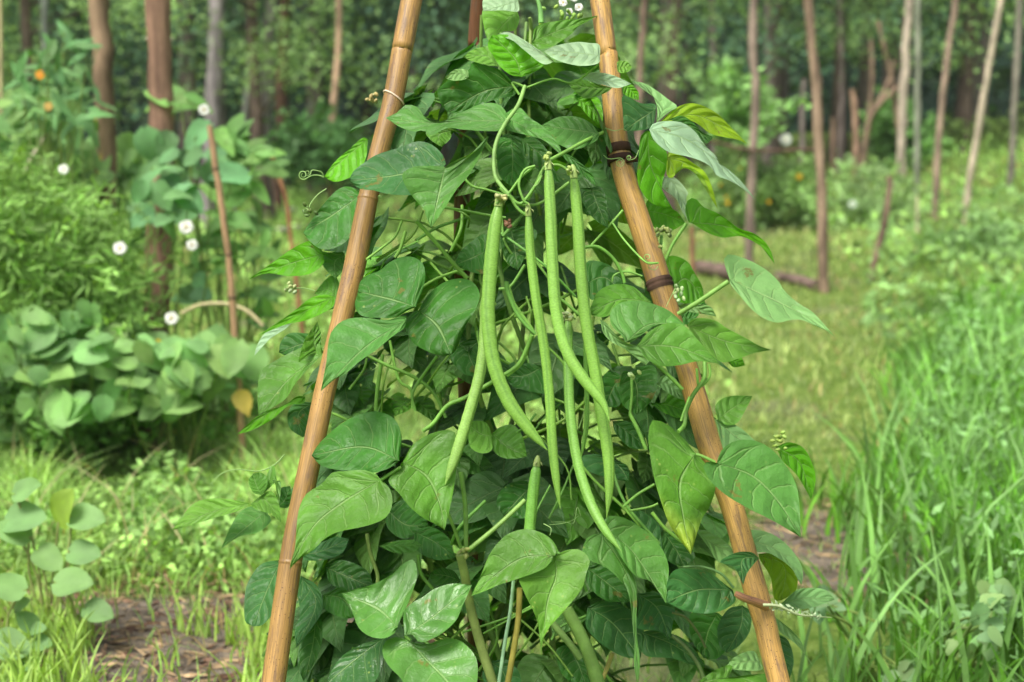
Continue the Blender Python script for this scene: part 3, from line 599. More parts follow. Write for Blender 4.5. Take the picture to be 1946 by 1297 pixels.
# small broadleaved weeds at the lower right
for lab, boxes, bp, d, tn in (('pale broad leaved weed at the bottom right corner', [(1850, 1210, 60, 50, 1), (1900, 1150, 40, 35, .6), (1880, 1270, 60, 20, .6)], 1850, 2.5, (.24, .42, .15)),
                              ('small pale weed at the bottom, right of the tripod', [(1700, 1285, 35, 22, 1), (1560, 1150, 30, 14, .4)], 1690, 2.5, (.22, .38, .16))):
    spray_plant('weed', lab, 'weed', boxes, bp, tn, 48, d, 26 if bp > 1800 else 12, ratio=.7, stems=4)
# sapling, shrubs and yellow flowers beyond
fine_shrub('sapling', 'bright green young sapling before the dark woods', 'sapling', [(1383, 165, 22, 20, 1), (1395, 205, 38, 25, 1.5), (1410, 250, 40, 25, 1), (1470, 220, 30, 22, .7)], 1400, 13, 1500, .10, (.25, .45, .15), depth=.3, ratio=.5)
fine_shrub('shrub', 'light green shrub under the pale knotted pole', 'shrub', [(1700, 240, 40, 40, 1.5), (1720, 295, 60, 30, 1.2)], 1700, 19, 2600, .12, (.18, .36, .11), depth=.5, ratio=.5)
fine_shrub('shrub', 'low bush on the grassy slope at the far right', 'shrub', [(1850, 470, 80, 35, 1), (1900, 490, 60, 40, 1), (1790, 500, 50, 22, .4)], 1850, 10.5, 2600, .075, (.22, .38, .14), depth=.5, ratio=.55)
fine_shrub('shrub', 'olive green shrub between the leaning poles at right', 'shrub', [(1870, 265, 60, 30, 1), (1925, 260, 40, 40, 1), (1800, 280, 40, 20, .6)], 1870, 20, 2000, .12, (.20, .30, .09), depth=.6, ratio=.5)
fine_shrub('shrub', 'dark shrub behind the lone tan pole', 'shrub', [(600, 270, 55, 40, 1), (560, 300, 50, 30, .8), (690, 300, 60, 40, .8)], 600, 13, 3500, .09, (.07, .17, .05), depth=.5, ratio=.5)
wf = fine_shrub('wildflower', 'yellow flowering plant patch near the pole holding the rail', 'wildflower', [(1400, 350, 70, 45, 1), (1500, 350, 70, 40, 1), (1360, 400, 60, 40, 1), (1460, 400, 80, 40, 1)], 1430, 13.5, 4200, .085, (.22, .37, .12), depth=.6, ratio=.5)
for px, py, r in ((1406, 323, .020), (1519, 336, .022), (1380, 376, .013), (1383, 386, .015), (1461, 384, .014), (1369, 352, .010)): blossom(wf, px, py, 12.9, r*1.3, (.80, .52, .02))
wf2 = fine_shrub('wildflower', 'grey green weed clump with white flowers on the right slope', 'wildflower', [(1640, 370, 70, 50, 1), (1700, 420, 60, 50, .8), (1600, 430, 50, 50, .8)], 1640, 13.5, 3000, .07, (.27, .42, .17), depth=.6, ratio=.5)
blossom(wf2, 1493, 266, 13, .055, (.75, .78, .74)); blossom(wf2, 1620, 388, 12.8, .04, (.6, .72, .6))

# ================================================================ THE BAMBOO TRIPOD
def tripod_pole(label, pts, widths, dtop, dbot, tint, top_ext, rings=()):
    pts = np.array(pts, float); dd = dtop+(dbot-dtop)*pts[:, 1]/1297
    w = P(pts[:, 0], pts[:, 1], dd); rr = np.array(widths, float)/FPX*dd/2
    dv = w[0]-w[2]; dv /= np.linalg.norm(dv); w = np.vstack([w[0]+dv*top_ext, w]); rr = np.r_[rr[0]*.95, rr]
    dv = w[-1]-w[-3]; dv /= abs(dv[2]); k = w[-1][2]-float(H(w[-1][0], w[-1][1]))+.04; w = np.vstack([w, w[-1]+dv*k]); rr = np.r_[rr, rr[-1]*1.05]
    n = 90; q = spline(w, n); s0 = np.r_[0, np.cumsum(np.linalg.norm(np.diff(w, axis=0), axis=1))]; s1 = np.linspace(0, s0[-1], n); r = np.interp(s1, s0, rr)
    root = thing('bamboo_pole', label, 'pole', q[-1]); t = np.tile(np.array(tint, float), (n, 1))
    mb = MB()
    for ny, kind in rings:
        i = int(np.argmin([abs(648.5-(c[2]-CAMZ+depth_of(c)*SP)/CP/depth_of(c)*FPX-ny) if c[2] < 3 else 9e9 for c in q]))
        g = np.exp(-((np.arange(n)-i)/1.1)**2); r = r*(1+(.07 if kind == 'node' else .025)*g)
        a = np.exp(-((np.arange(n)-i)/2.5)**2)[:, None]*.55; t = t*(1-a)+np.array(tint)*.45*a
    q2 = spline(w, 240); sq = np.linspace(0, s0[-1], 240); r2 = np.interp(sq, s1, r); t2 = np.stack([np.interp(sq, s1, t[:, k]) for k in range(3)], -1)
    q2 += np.stack([np.sin(sq*9+widths[0]), 0*sq, 0*sq], -1)*.0012
    tube(mb, q2, r2, 24, t2); mb.build('shaft', M_BAMBOO, root)
    for ny, kind in rings:
        i = int(np.argmin([abs(648.5-(c[2]-CAMZ+depth_of(c)*SP)/CP/depth_of(c)*FPX-ny) if c[2] < 3 else 9e9 for c in q2]))
        dv = q2[i]-q2[i-1]; dv /= np.linalg.norm(dv); c = q2[i]; R0 = r2[i]
        mb = MB()
        if kind == 'node':
            m = 9; tt = np.linspace(-1, 1, m); tube(mb, c+np.outer(tt, dv)*.0068, R0*(1.03+.10*np.exp(-((tt+.45)/.25)**2)+.09*np.exp(-((tt-.4)/.25)**2)), 24, (.085, .05, .035), cap=False); mb.build('node_ring', M_BARK, root)
        elif kind == 'soft':
            tt = np.linspace(-1, 1, 7); tube(mb, c+np.outer(tt, dv)*.003, R0*(1.0+.05*np.exp(-(tt/.5)**2)), 24, np.array(tint)*.7, cap=False); mb.build('node_ring', M_BAMBOO, root)
        elif kind == 'strap':
            tt = np.array([-1, -.95, .95, 1]); tube(mb, c+np.outer(tt, dv)*.006, R0*np.array([1.0, 1.1, 1.1, 1.0]), 24, (.075, .04, .025), cap=False)
            tube(mb, c+dv*.014+np.outer(tt, dv)*.0045, R0*np.array([1.0, 1.18, 1.18, 1.0]), 24, (.05, .028, .02), cap=False)
            a = c+dv*.014+np.array([.006, -R0*1.05, 0]); tube(mb, [a, a+np.array([.014, -.004, .0015])], [.0042, .0038], 6, (.06, .03, .02)); mb.build('strap', M_BARK, root)
        elif kind == 'tie':
            th = np.linspace(0, 2*np.pi, 25); e = np.cross(dv, [0, 1, 0]); e /= np.linalg.norm(e); f = np.cross(dv, e)
            ring = c+R0*1.05*(np.cos(th)[:, None]*e+np.sin(th)[:, None]*f)+dv*(.006*np.cos(th))[:, None]; tube(mb, ring, .0012, 6, (.72, .55, .42), cap=False); mb.build('string_tie', M_WIRE, root)
    return root, q2, r2
LP, lq, lr = tripod_pole('left front bamboo pole of the tripod, with a white string tie near its top', [(783, 0), (766, 95), (749, 190), (727, 270), (701, 370), (674, 500), (650, 600), (617, 740), (595, 850), (565, 1000), (545, 1130), (521, 1297)],
    [41, 40, 39, 38, 37, 42, 41, 41, 41, 42, 44, 46], 1.86, 1.66, (.38, .222, .068), .75, [(190, 'tie'), (374, 'soft'), (1065, 'soft')])
RP, rq, rr_ = tripod_pole('right front bamboo pole of the tripod, with a dark strap and a side stub', [(1139, 0), (1153, 100), (1164, 200), (1174, 280), (1191, 350), (1219, 430), (1249, 520), (1274, 600), (1307, 700), (1335, 800), (1350, 853), (1386, 950), (1414, 1050), (1436, 1130), (1456, 1200), (1479, 1297)],
    [38, 36, 40, 42, 43, 44, 46, 43, 42, 46, 46, 45, 43, 47, 43, 43], 1.86, 1.66, (.45, .268, .075), .75, [(288, 'strap'), (541, 'node')])
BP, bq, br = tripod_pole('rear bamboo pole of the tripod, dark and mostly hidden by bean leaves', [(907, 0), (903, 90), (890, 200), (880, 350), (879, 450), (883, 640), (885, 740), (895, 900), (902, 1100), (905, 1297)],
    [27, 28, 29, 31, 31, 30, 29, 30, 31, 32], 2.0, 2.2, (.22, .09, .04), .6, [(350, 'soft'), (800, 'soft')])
# side stub on the right pole
mb = MB(); q = spline(P([1456, 1432, 1415, 1397], [1152, 1143, 1137, 1128], [1.662, 1.645, 1.64, 1.64]), 12)
tube(mb, q, np.linspace(9.5, 6.5, 12)/FPX*1.65*np.r_[np.ones(11), .75], 14, (.42, .20, .10)); mb.build('branch_stub', M_BAMBOO, RP)
mb = MB(); tube(mb, spline(P([1450, 1480, 1515, 1550, 1580], [1150, 1152, 1168, 1172, 1174], [1.63, 1.63, 1.64, 1.66, 1.68]), 14), np.linspace(3.2, .8, 14)/FPX*1.65, 6, (.42, .50, .27))
for i in range(70):
    t = random.random(); c = P(1462+100*t, 1148+26*t+random.uniform(-9, 9)*(1-.6*t), 1.63+.03*t); quads(mb, c[None], .007, .003, np.array([.40, .52, .30]))
tag(mb.build('dried_tendril', M_STEM), 'pale shrivelled tendril caught on the side stub of the right pole', 'tendril')

# ================================================================ THE BEAN PLANT
g0 = float(H(-.03, 1.9)); BEAN = thing('bean_plant', 'dense climbing bean plant with long green pods, filling the bamboo tripod', 'bean plant', (0, 1.9, g0))
# -- traced leaflets ------------------------------------------------------
L(1, '1190,935 900,1000 640,1030', '1170,880 1110,825 1030,805 930,840 800,880 720,930 660,980', '1120,1010 1040,1100 980,1112 860,1105 780,1085 700,1075', 't', 1.70, gy=.9)
L(1, '1185,950 1150,1110 1105,1298', '1100,945 1010,950 945,985 950,1040 1000,1120 1060,1190 1085,1250', '1250,912 1370,850 1440,762 1370,910 1320,1000 1250,1080 1180,1190', 's', 1.66, gy=.5, gx=0)
L(1, '745,795 640,880 495,1005', '715,785 640,850 560,920', '742,830 735,900 690,980 620,1022 550,1035', 'b', 1.86)
L(0, '690,368 630,410 576,442', '664,355 640,362 612,392 590,422', '690,400 675,440 645,468 612,474 588,458', 'd', 1.83, gx=-.2)
L(3, '490,190 300,245 65,333', '470,125 430,110 330,150 200,240', '495,240 420,300 300,315 180,300', 'b', 1.86, gy=.2)
L(3, '615,200 560,230 560,330', '600,175 520,180 460,170 470,210 500,270', '615,240 600,290', 's', 1.84)
L(3, '645,90 570,140 495,170', '600,90 550,112', '645,150 590,178', 'p', 1.85, gy=1.)
L(3, '555,430 330,545 120,655', '500,420 420,440 330,510 230,580', '550,485 480,530 380,570 280,590', 'b', 1.84, gy=.3)
L(3, '575,450 520,390 440,415', '585,370 555,308 500,340', '570,470 500,440', 'm', 1.85)
L(3, '312,582 220,640 100,768', '240,600 160,640 115,710', '270,620 190,672', 'p', 1.88, gy=.8)
L(3, '480,710 380,700 240,750', '430,650 385,640 300,640 250,690', '460,760 380,772 300,776', 'd', 1.82)
L(3, '492,752 440,700 458,575', '430,760 375,790 350,800 385,680 410,640', '480,700 480,640', 'm', 1.79, gx=.9)
L(3, '485,762 300,900 124,1112', '470,700 370,720 230,790 135,860 118,1000', '400,850 330,930 280,1010 200,1065', 'm', 1.77, gx=-.4, gy=.9)
L(3, '390,1000 200,1080 0,1216', '340,1000 270,1050 150,1090 60,1160', '380,1040 300,1050 200,1130 90,1190', 'b', 1.84, gy=.2)
L(3, '435,1035 350,1100 375,1232', '370,1030 315,1050 288,1110 305,1185', '440,1090 430,1160 410,1210', 'k', 1.83)
L(3, '1020,490 880,450 690,400', '1048,420 1072,330 1062,250 1010,208 940,205 870,235 810,285 740,310 700,350', '970,512 900,550 800,552 710,540 672,482', 'd', 1.70, gy=.7, cup=.12)
L(3, '1035,510 1140,600 1220,762', '1000,520 958,580 960,620 1000,690 1060,732 1130,760 1180,768', '1050,480 1090,420 1160,360 1240,330 1320,335 1370,380 1382,440 1350,520 1300,600 1270,680 1245,740', 'd', 1.69, gy=.7, cup=.12)
L(3, '965,565 740,715 478,970', '975,545 940,540 850,565 700,550 600,570 540,630 520,700 510,800 495,880', '950,612 880,662 800,730 700,800 620,870 560,900', 's', 1.655, gy=.8, gx=.1)
L(3, '1425,170 1340,210 1235,255', '1425,100 1400,75 1320,130 1270,180', '1425,260 1400,300 1330,290', 'd', 1.78)
L(3, '1560,45 1580,150 1600,282', '1500,60 1510,160 1540,240', '1640,30 1710,70 1650,190', 'k', 1.80)
L(3, '1410,660 1320,750 1385,892', '1330,670 1240,720 1220,790 1290,870', '1430,740 1425,840', 'k', 1.84)
L(3, '1740,830 1640,880 1530,885', '1700,818 1640,812 1570,850', '1775,900 1765,980 1640,965 1560,935', 'k', 1.80)
L(0, '759,876 690,850 592,866', '762,845 760,815 745,793 715,782 680,789 650,805 625,825 605,845', '748,885 730,894 705,899 670,895 638,893 610,885', 'd', 1.675, gy=.7, cup=.1)
L(5, '820,145 600,275 430,420 300,655', '790,112 720,88 620,95 540,105 480,170 400,220 360,290 345,360 338,450 330,540 308,610', '868,190 886,260 870,330 830,372 760,400 680,420 580,440 500,480 440,540 380,580 335,615', 'm', 1.63, gy=.7)
L(0, '765,878 810,905 835,955 845,1008', '752,896 738,915 760,940 780,965 805,985 830,998', '785,845 825,822 862,820 869,850 867,890 862,930 853,975', 'm', 1.66, gy=.5, gx=.2)
L(0, '935,825 965,850 1002,868', '930,845 950,868 975,872', '950,812 975,808 992,828', 'm', 1.76)
L(0, '935,828 915,825 888,806', '925,805 905,800', '935,855 915,862 893,848', 'l', 1.76)
L(5, '915,985 800,880 595,790', '930,940 965,870 1000,780 1026,690 1010,600 950,620 870,690 760,745 680,765', '890,1022 840,1046 770,1040 710,1005 680,960 650,880', 's', 1.63, gy=.75, gx=-.2, gloss=True)
L(5, '955,1032 1110,930 1338,742', '950,980 950,900 990,850 1060,810 1130,762 1230,735', '1000,1028 1040,1068 1110,1050 1190,1000 1250,940 1290,850', 's', 1.61, gy=.75, gx=-.1, gloss=True)
L(5, '970,1050 1090,1180 1200,1296 1290,1440', '900,1040 840,1070 830,1140 870,1210 930,1270 980,1340 1100,1420', '1000,1072 1080,1080 1180,1050 1260,1055 1330,1110 1368,1180 1368,1290 1340,1380', 's', 1.59, gy=.8, gx=-.1, gloss=True)
L(6, '315,575 130,590 -40,700 -165,806', '330,540 290,480 220,438 140,425 60,445 0,490 -60,570 -110,690', '250,650 110,705 60,722 0,740 -80,775', 'l', 1.64, gy=.6, fold=.15)
L(6, '315,580 320,700 270,850 235,1150', '200,615 105,680 140,790 185,880 215,960 228,1060', '340,560 400,540 460,545 512,600 490,680 470,760 400,850 330,930 270,1000 240,1070', 'l', 1.625, gy=.6, fold=.15)
L(6, '570,450 680,600 757,780 765,950 775,1100 783,1330', '500,470 465,560 500,600 590,635 660,690 715,760 740,830 752,950 765,1080 762,1180', '640,440 700,520 750,620 775,720 780,850 776,980 785,1080 797,1180', 's', 1.655, gy=.6, fold=.05, wav=.01)
L(6, '610,430 760,560 947,852', '600,358 700,358 800,415 880,480 940,570 962,660 950,760', '640,500 700,600 770,690 850,720 900,780', 's', 1.68, gy=.6)
L(6, '1325,772 1130,770 945,838', '1280,738 1190,672 1080,650 1000,655 960,700 942,780', '1342,830 1300,870 1240,895 1160,906 1060,890 990,862', 't', 1.68, gy=.5)
L(0, '1322,862 1292,920 1300,990 1313,1054', '1300,835 1270,808 1240,799 1232,830 1236,870 1242,905 1255,950 1275,1002', '1337,877 1352,897 1360,925 1350,960 1335,985 1326,1010', 'm', 1.66, gy=.4, yt=.85, cup=.1)
L(0, '1362,880 1430,905 1480,955 1522,1022', '1350,877 1337,882 1340,897 1355,920 1385,945 1425,968 1465,988 1500,1008', '1372,855 1398,838 1435,838 1467,855 1497,890 1514,925 1520,970', 's', 1.61, gy=.7)
L(0, '1475,850 1520,880 1541,950', '1500,841 1530,855 1549,900 1547,930', '1487,876 1507,895 1522,915', 'b', 1.76, gy=.2)
L(6, '1430,490 1600,560 1715,745', '1430,430 1540,450 1630,510 1700,600 1726,680', '1450,550 1530,562 1600,600 1660,650', 'g', 1.74, gy=1.2)
L(6, '1470,565 1620,640 1600,832', '1560,565 1640,630 1692,700 1680,780', '1480,600 1540,700 1560,820', 'y', 1.78, gy=-.2)
L(6, '1110,430 1220,510 1340,560', '1180,435 1280,495', '1180,520 1240,610 1290,600', 'g', 1.72, gy=1.)
L(6, '1475,590 1380,600 1385,745', '1430,556 1340,560 1250,612 1330,640', '1440,630 1405,680', 't', 1.61, gy=.8)
L(4, '862,462 680,450 500,532', '820,425 760,375 680,358 600,375 550,415 525,470', '800,490 700,500 640,530 580,548', 'm', 1.71, gy=.7)
L(4, '715,692 860,590 1056,597', '690,650 640,600 625,540 650,490 700,462 790,455 880,475 960,510 1020,560', '745,690 800,655 860,610 940,592', 's', 1.675, gy=.8, cup=.1)
L(4, '775,712 1000,720 1262,818', '800,680 850,630 920,590 1000,582 1060,605 1120,670 1180,740', '800,740 840,790 920,826 1020,822 1120,800 1200,806', 'm', 1.64, gy=.8)
L(4, '570,560 690,710 830,822', '610,585 650,640 710,690 780,715 852,782', '590,640 640,692 720,735 790,792', 'g', 1.66, gy=.2)
L(4, '1072,600 1270,680 1546,735', '1085,565 1150,553 1230,570 1290,610 1400,668 1480,713', '1090,650 1150,710 1210,770 1270,806 1350,787 1450,752', 'l', 1.75, gy=.8)
L(4, '1290,795 1340,800 1396,822', '1330,780 1370,772', '1320,828 1350,833', 'b', 1.79)
L(4, '1015,485 1110,495 1232,545', '1060,470 1130,472 1200,490', '1050,512 1150,530', 'g', 1.74)
L(4, '1040,520 1080,560 1180,470', '1010,560 1050,590 1100,570', '1080,490 1140,470', 'd', 1.77)
L(4, '960,420 1060,330 1172,482', '945,300 950,212 1000,200 1070,235 1110,300 1150,370 1162,440', '1000,450 1080,480', 'b', 1.83)
L(4, '1305,328 1450,400 1600,470 1760,555 1914,667', '1290,290 1275,212 1310,190 1380,210 1450,240 1530,290 1590,350 1620,400 1700,470 1780,520 1845,590', '1312,360 1360,420 1430,500 1500,555 1580,580 1650,565 1720,565 1800,600 1865,630', 'g', 1.70, gy=1.3, gx=.3)
L(4, '1240,1130 1320,1070 1437,998', '1225,1060 1260,1015 1330,995', '1290,1162 1350,1150 1395,1080', 'l', 1.76)
L(4, '1225,1130 1350,1230 1540,1335', '1290,1138 1370,1180 1440,1240 1500,1290', '1240,1180 1260,1260 1290,1330 1400,1360', 'g', 1.74, gy=1.)
L(4, '850,1037 960,1050 1062,1085', '940,1030 960,980 1040,1000', '930,1090 1020,1122', 'b', 1.78)
L(4, '890,930 960,930 1052,1022', '930,880 1000,900', '930,960 990,1000', 'g', 1.76)
L(4, '750,860 780,960 780,1102', '700,860 680,960 700,1050', '830,820 885,840 897,930 870,1010 820,1070', 'd', 1.76)
L(4, '690,880 640,960 600,1062', '650,860 600,870 570,960', '700,960 680,1050', 'k', 1.82)
L(4, '640,1140 740,1210 845,1300', '720,1140 800,1180', '660,1210 740,1290', 'k', 1.80)
L(4, '490,360 590,320 692,400', '490,240 560,230 640,265 690,330', '520,450 600,410', 'k', 1.80)
L(2, '910,697 1130,660 1409,823', '960,648 1020,605 1090,588 1160,605 1240,650 1310,720 1370,780', '990,690 1060,680 1130,710 1200,762 1280,782 1350,795', 'y', 1.74, gy=.3)
L(2, '960,680 1080,720 1200,800', '1030,660 1090,690 1150,750 1210,780', '1060,720 1120,780 1170,818', 'd', 1.72)
L(2, '850,737 1050,790 1230,915 1456,1140', '880,700 960,690 1040,700 1110,750 1160,820 1230,890 1245,930 1300,965 1370,1030 1420,1090', '870,790 920,840 970,870 1060,890 1140,915 1200,950 1235,1000 1310,1030 1380,1072', 'p', 1.67, gy=1.2)
L(2, '840,742 860,950 985,1192', '800,780 790,900 780,1000 800,1080 870,1160', '920,790 948,860 948,950 925,1040 930,1110', 'b', 1.80, gy=0)
L(2, '950,900 1080,950 1240,1192', '960,865 1040,890 1100,930 1165,980 1205,1060', '950,1000 990,1010 1010,955 1080,955 1150,1000 1200,1110', 'y', 1.82, gy=.2)
L(2, '930,1005 1000,1060 1070,1262', '1000,1015 1070,1095 1060,1130', '925,1070 1000,1130 1035,1200', 'p', 1.84, gy=1.)
L(0, '1309,423 1375,430 1430,452 1472,502', '1302,402 1307,381 1321,377 1337,394 1361,404 1385,420 1405,435 1431,443 1454,460 1466,480', '1321,428 1345,443 1374,452 1404,449 1425,456 1445,468 1461,484', 'b', 1.75, gy=.4)
L(2, '830,1200 940,1220 1055,1270', '840,1140 900,1170 1000,1200', '880,1296 960,1320', 'b', 1.84)
L(2, '620,1060 660,1150 740,1280', '670,1050 710,1150', '610,1150 650,1250', 'y', 1.90)
L(2, '890,702 920,600 748,462', '960,640 1010,608 960,568 890,515 820,475', '895,620 872,550 830,492', 'g', 1.73, gy=.8)
L(2, '890,620 800,680 705,745', '880,592 800,588 700,545 700,640', '865,720 780,745', 't', 1.80)
L(2, '665,380 710,380 752,382', '670,352 720,350', '675,412 725,412', 'l', 1.80)
L(2, '700,480 740,510 792,572', '740,478 785,520', '700,530 750,560', 'b', 1.84)
L(2, '450,425 600,460 748,478', '540,413 640,428', '510,460 600,488 670,502', 'p', 1.74, gy=1.)
L(2, '640,500 500,500 380,475', '560,480 450,450', '600,530 480,560', 'm', 1.78)
L(2, '570,320 420,300 250,292', '565,255 510,246 440,240 330,258', '560,362 470,376 380,362 300,332', 'p', 1.72, gy=1.5)
L(0, '983,22 955,50 930,84', '950,15 918,18 920,55', '987,38 978,58 950,62', 'l', 1.82)
L(0, '985,2 960,10 918,22', '970,-8 935,-6 918,0', '985,22 955,20', 'p', 1.80, gy=1.)
L(1, '1620,440 1580,330 1450,200', '1560,428 1500,382 1460,320 1428,260', '1690,412 1745,375 1740,345 1650,265 1560,202', 'b', 1.76, gy=.2)
L(1, '1810,352 1660,270 1480,198', '1740,300 1640,232 1545,184', '1740,365 1640,290 1560,225', 'p', 1.74, gy=1.5)
L(1, '1490,382 1420,320 1285,326', '1450,275 1430,263 1340,285', '1430,372 1340,350', 'l', 1.80)
L(1, '1590,490 1400,525 1200,640', '1500,400 1400,370 1340,350 1320,400 1230,440 1170,485 1140,520 1160,590', '1580,545 1500,560 1400,592 1290,640', 'd', 1.80, gy=0)
L(1, '1320,440 1250,420 1185,445', '1310,400 1240,398', '1290,455 1230,460', 'g', 1.79)
L(1, '1560,690 1300,690 1080,700 848,672', '1500,600 1400,590 1280,640 1170,690 1085,682 1030,612 960,598 915,640', '1500,745 1300,740 1200,730 1105,772 1065,742 1010,750 930,725', 's', 1.74, gy=1.1)
L(0, '955,220 1010,250 1070,298', '985,204 1008,225 1035,243 1060,272', '960,245 1000,257 1035,268', 's', 1.74, gy=1.)
L(1, '1220,745 1150,770 1165,838', '1170,735 1080,750 1100,795', '1215,790', 'm', 1.80)
L(2, '565,762 420,740 235,715', '515,700 430,664 330,668', '545,805 430,852 350,830 270,780', 's', 1.77, gy=.8)
L(2, '345,860 440,935 547,1062', '430,905 500,965 535,1010', '370,905 440,965 500,1025', 'd', 1.74)
L(1, '1560,790 1570,920 1560,1062', '1490,790 1480,900 1495,1000', '1620,860 1645,960 1605,1040', 'd', 1.78)
L(2, '120,790 240,890 365,1035', '200,785 285,880 310,965', '150,900 210,960 300,1035', 'd', 1.80)
L(2, '520,1070 560,1180 615,1300', '570,1065 605,1130', '450,1080 490,1190 545,1255', 'k', 1.78)
L(2, '180,240 350,170 562,88', '210,150 340,118 460,108', '210,280 300,262 400,200 450,150', 'm', 1.82)
L(2, '440,562 520,620 582,725', '500,545 560,560 585,640', '460,610 510,670', 'b', 1.82)
L(2, '60,760 80,900 60,1060', '10,780 -10,900 10,1010', '130,800 170,900 140,1000', 'k', 1.84)
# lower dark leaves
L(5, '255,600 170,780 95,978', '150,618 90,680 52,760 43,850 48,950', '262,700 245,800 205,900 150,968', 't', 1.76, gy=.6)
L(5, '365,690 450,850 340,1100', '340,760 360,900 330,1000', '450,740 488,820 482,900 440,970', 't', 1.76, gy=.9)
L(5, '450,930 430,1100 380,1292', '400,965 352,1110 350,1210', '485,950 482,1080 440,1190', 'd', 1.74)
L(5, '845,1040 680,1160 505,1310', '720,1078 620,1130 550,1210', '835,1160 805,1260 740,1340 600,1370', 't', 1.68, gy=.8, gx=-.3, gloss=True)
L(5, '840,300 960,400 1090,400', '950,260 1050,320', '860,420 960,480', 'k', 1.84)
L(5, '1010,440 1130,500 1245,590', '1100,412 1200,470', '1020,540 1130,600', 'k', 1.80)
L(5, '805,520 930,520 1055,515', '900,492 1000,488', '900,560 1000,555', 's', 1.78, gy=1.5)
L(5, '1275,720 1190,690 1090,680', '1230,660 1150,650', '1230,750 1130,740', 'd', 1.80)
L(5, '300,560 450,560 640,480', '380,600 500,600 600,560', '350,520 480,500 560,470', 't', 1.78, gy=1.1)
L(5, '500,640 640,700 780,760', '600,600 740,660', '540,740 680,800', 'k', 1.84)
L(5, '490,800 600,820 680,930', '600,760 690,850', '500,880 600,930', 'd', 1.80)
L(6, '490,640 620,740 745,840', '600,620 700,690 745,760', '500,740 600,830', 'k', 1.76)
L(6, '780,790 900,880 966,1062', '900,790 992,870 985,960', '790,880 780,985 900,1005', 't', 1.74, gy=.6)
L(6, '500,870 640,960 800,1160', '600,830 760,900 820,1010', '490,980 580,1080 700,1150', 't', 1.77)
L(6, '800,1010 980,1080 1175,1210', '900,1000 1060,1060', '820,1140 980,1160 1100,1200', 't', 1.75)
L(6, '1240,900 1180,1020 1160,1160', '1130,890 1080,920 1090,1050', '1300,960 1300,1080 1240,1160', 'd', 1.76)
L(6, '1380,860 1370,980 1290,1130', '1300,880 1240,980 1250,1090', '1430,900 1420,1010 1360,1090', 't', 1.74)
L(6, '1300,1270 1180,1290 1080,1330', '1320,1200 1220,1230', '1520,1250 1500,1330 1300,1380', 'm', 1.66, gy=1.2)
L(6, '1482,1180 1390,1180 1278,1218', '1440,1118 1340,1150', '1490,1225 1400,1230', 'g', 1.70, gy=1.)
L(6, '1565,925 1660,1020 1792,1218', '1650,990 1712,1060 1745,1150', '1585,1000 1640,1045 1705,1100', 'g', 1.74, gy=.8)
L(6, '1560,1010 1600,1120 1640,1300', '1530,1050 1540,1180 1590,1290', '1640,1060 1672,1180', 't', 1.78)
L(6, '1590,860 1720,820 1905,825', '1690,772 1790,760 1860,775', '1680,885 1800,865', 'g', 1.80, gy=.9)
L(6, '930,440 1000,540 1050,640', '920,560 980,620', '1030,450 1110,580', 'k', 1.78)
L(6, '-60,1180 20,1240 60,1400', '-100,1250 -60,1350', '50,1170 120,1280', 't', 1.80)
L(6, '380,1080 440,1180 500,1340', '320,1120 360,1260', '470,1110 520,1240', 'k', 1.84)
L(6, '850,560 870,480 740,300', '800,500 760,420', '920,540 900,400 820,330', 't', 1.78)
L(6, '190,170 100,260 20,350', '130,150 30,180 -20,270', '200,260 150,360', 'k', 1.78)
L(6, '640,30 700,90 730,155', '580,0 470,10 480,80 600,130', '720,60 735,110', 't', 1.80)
# left small leaf cluster outside the pole
L(0, '474,957 400,975 326,1009', '440,950 400,948 365,960', '455,970 420,981 380,993', 'l', 1.78, gy=.8)
L(0, '505,972 465,1005 420,1043', '480,962 455,975 438,1002', '515,990 490,1012 455,1020', 's', 1.80, gy=1.)
L(7, '1490,232 1460,180 1440,110', '1440,215 1415,150', '1520,180 1515,125 1480,103', 'm', 1.77)
L(7, '1500,220 1560,150 1592,385', '1505,150 1562,68', '1595,150 1588,300', 'l', 1.76)
L(7, '1425,285 1510,260 1600,388', '1480,238 1540,208 1585,270', '1460,315 1540,340', 'l', 1.75, gy=.8)
L(7, '1575,300 1620,260 1650,180', '1570,240 1600,190', '1640,300 1660,230', 'd', 1.78)
L(0, '722,225 708,180 700,160', '703,205 697,180', '716,190 712,165', (.4), 1.88) if False else None
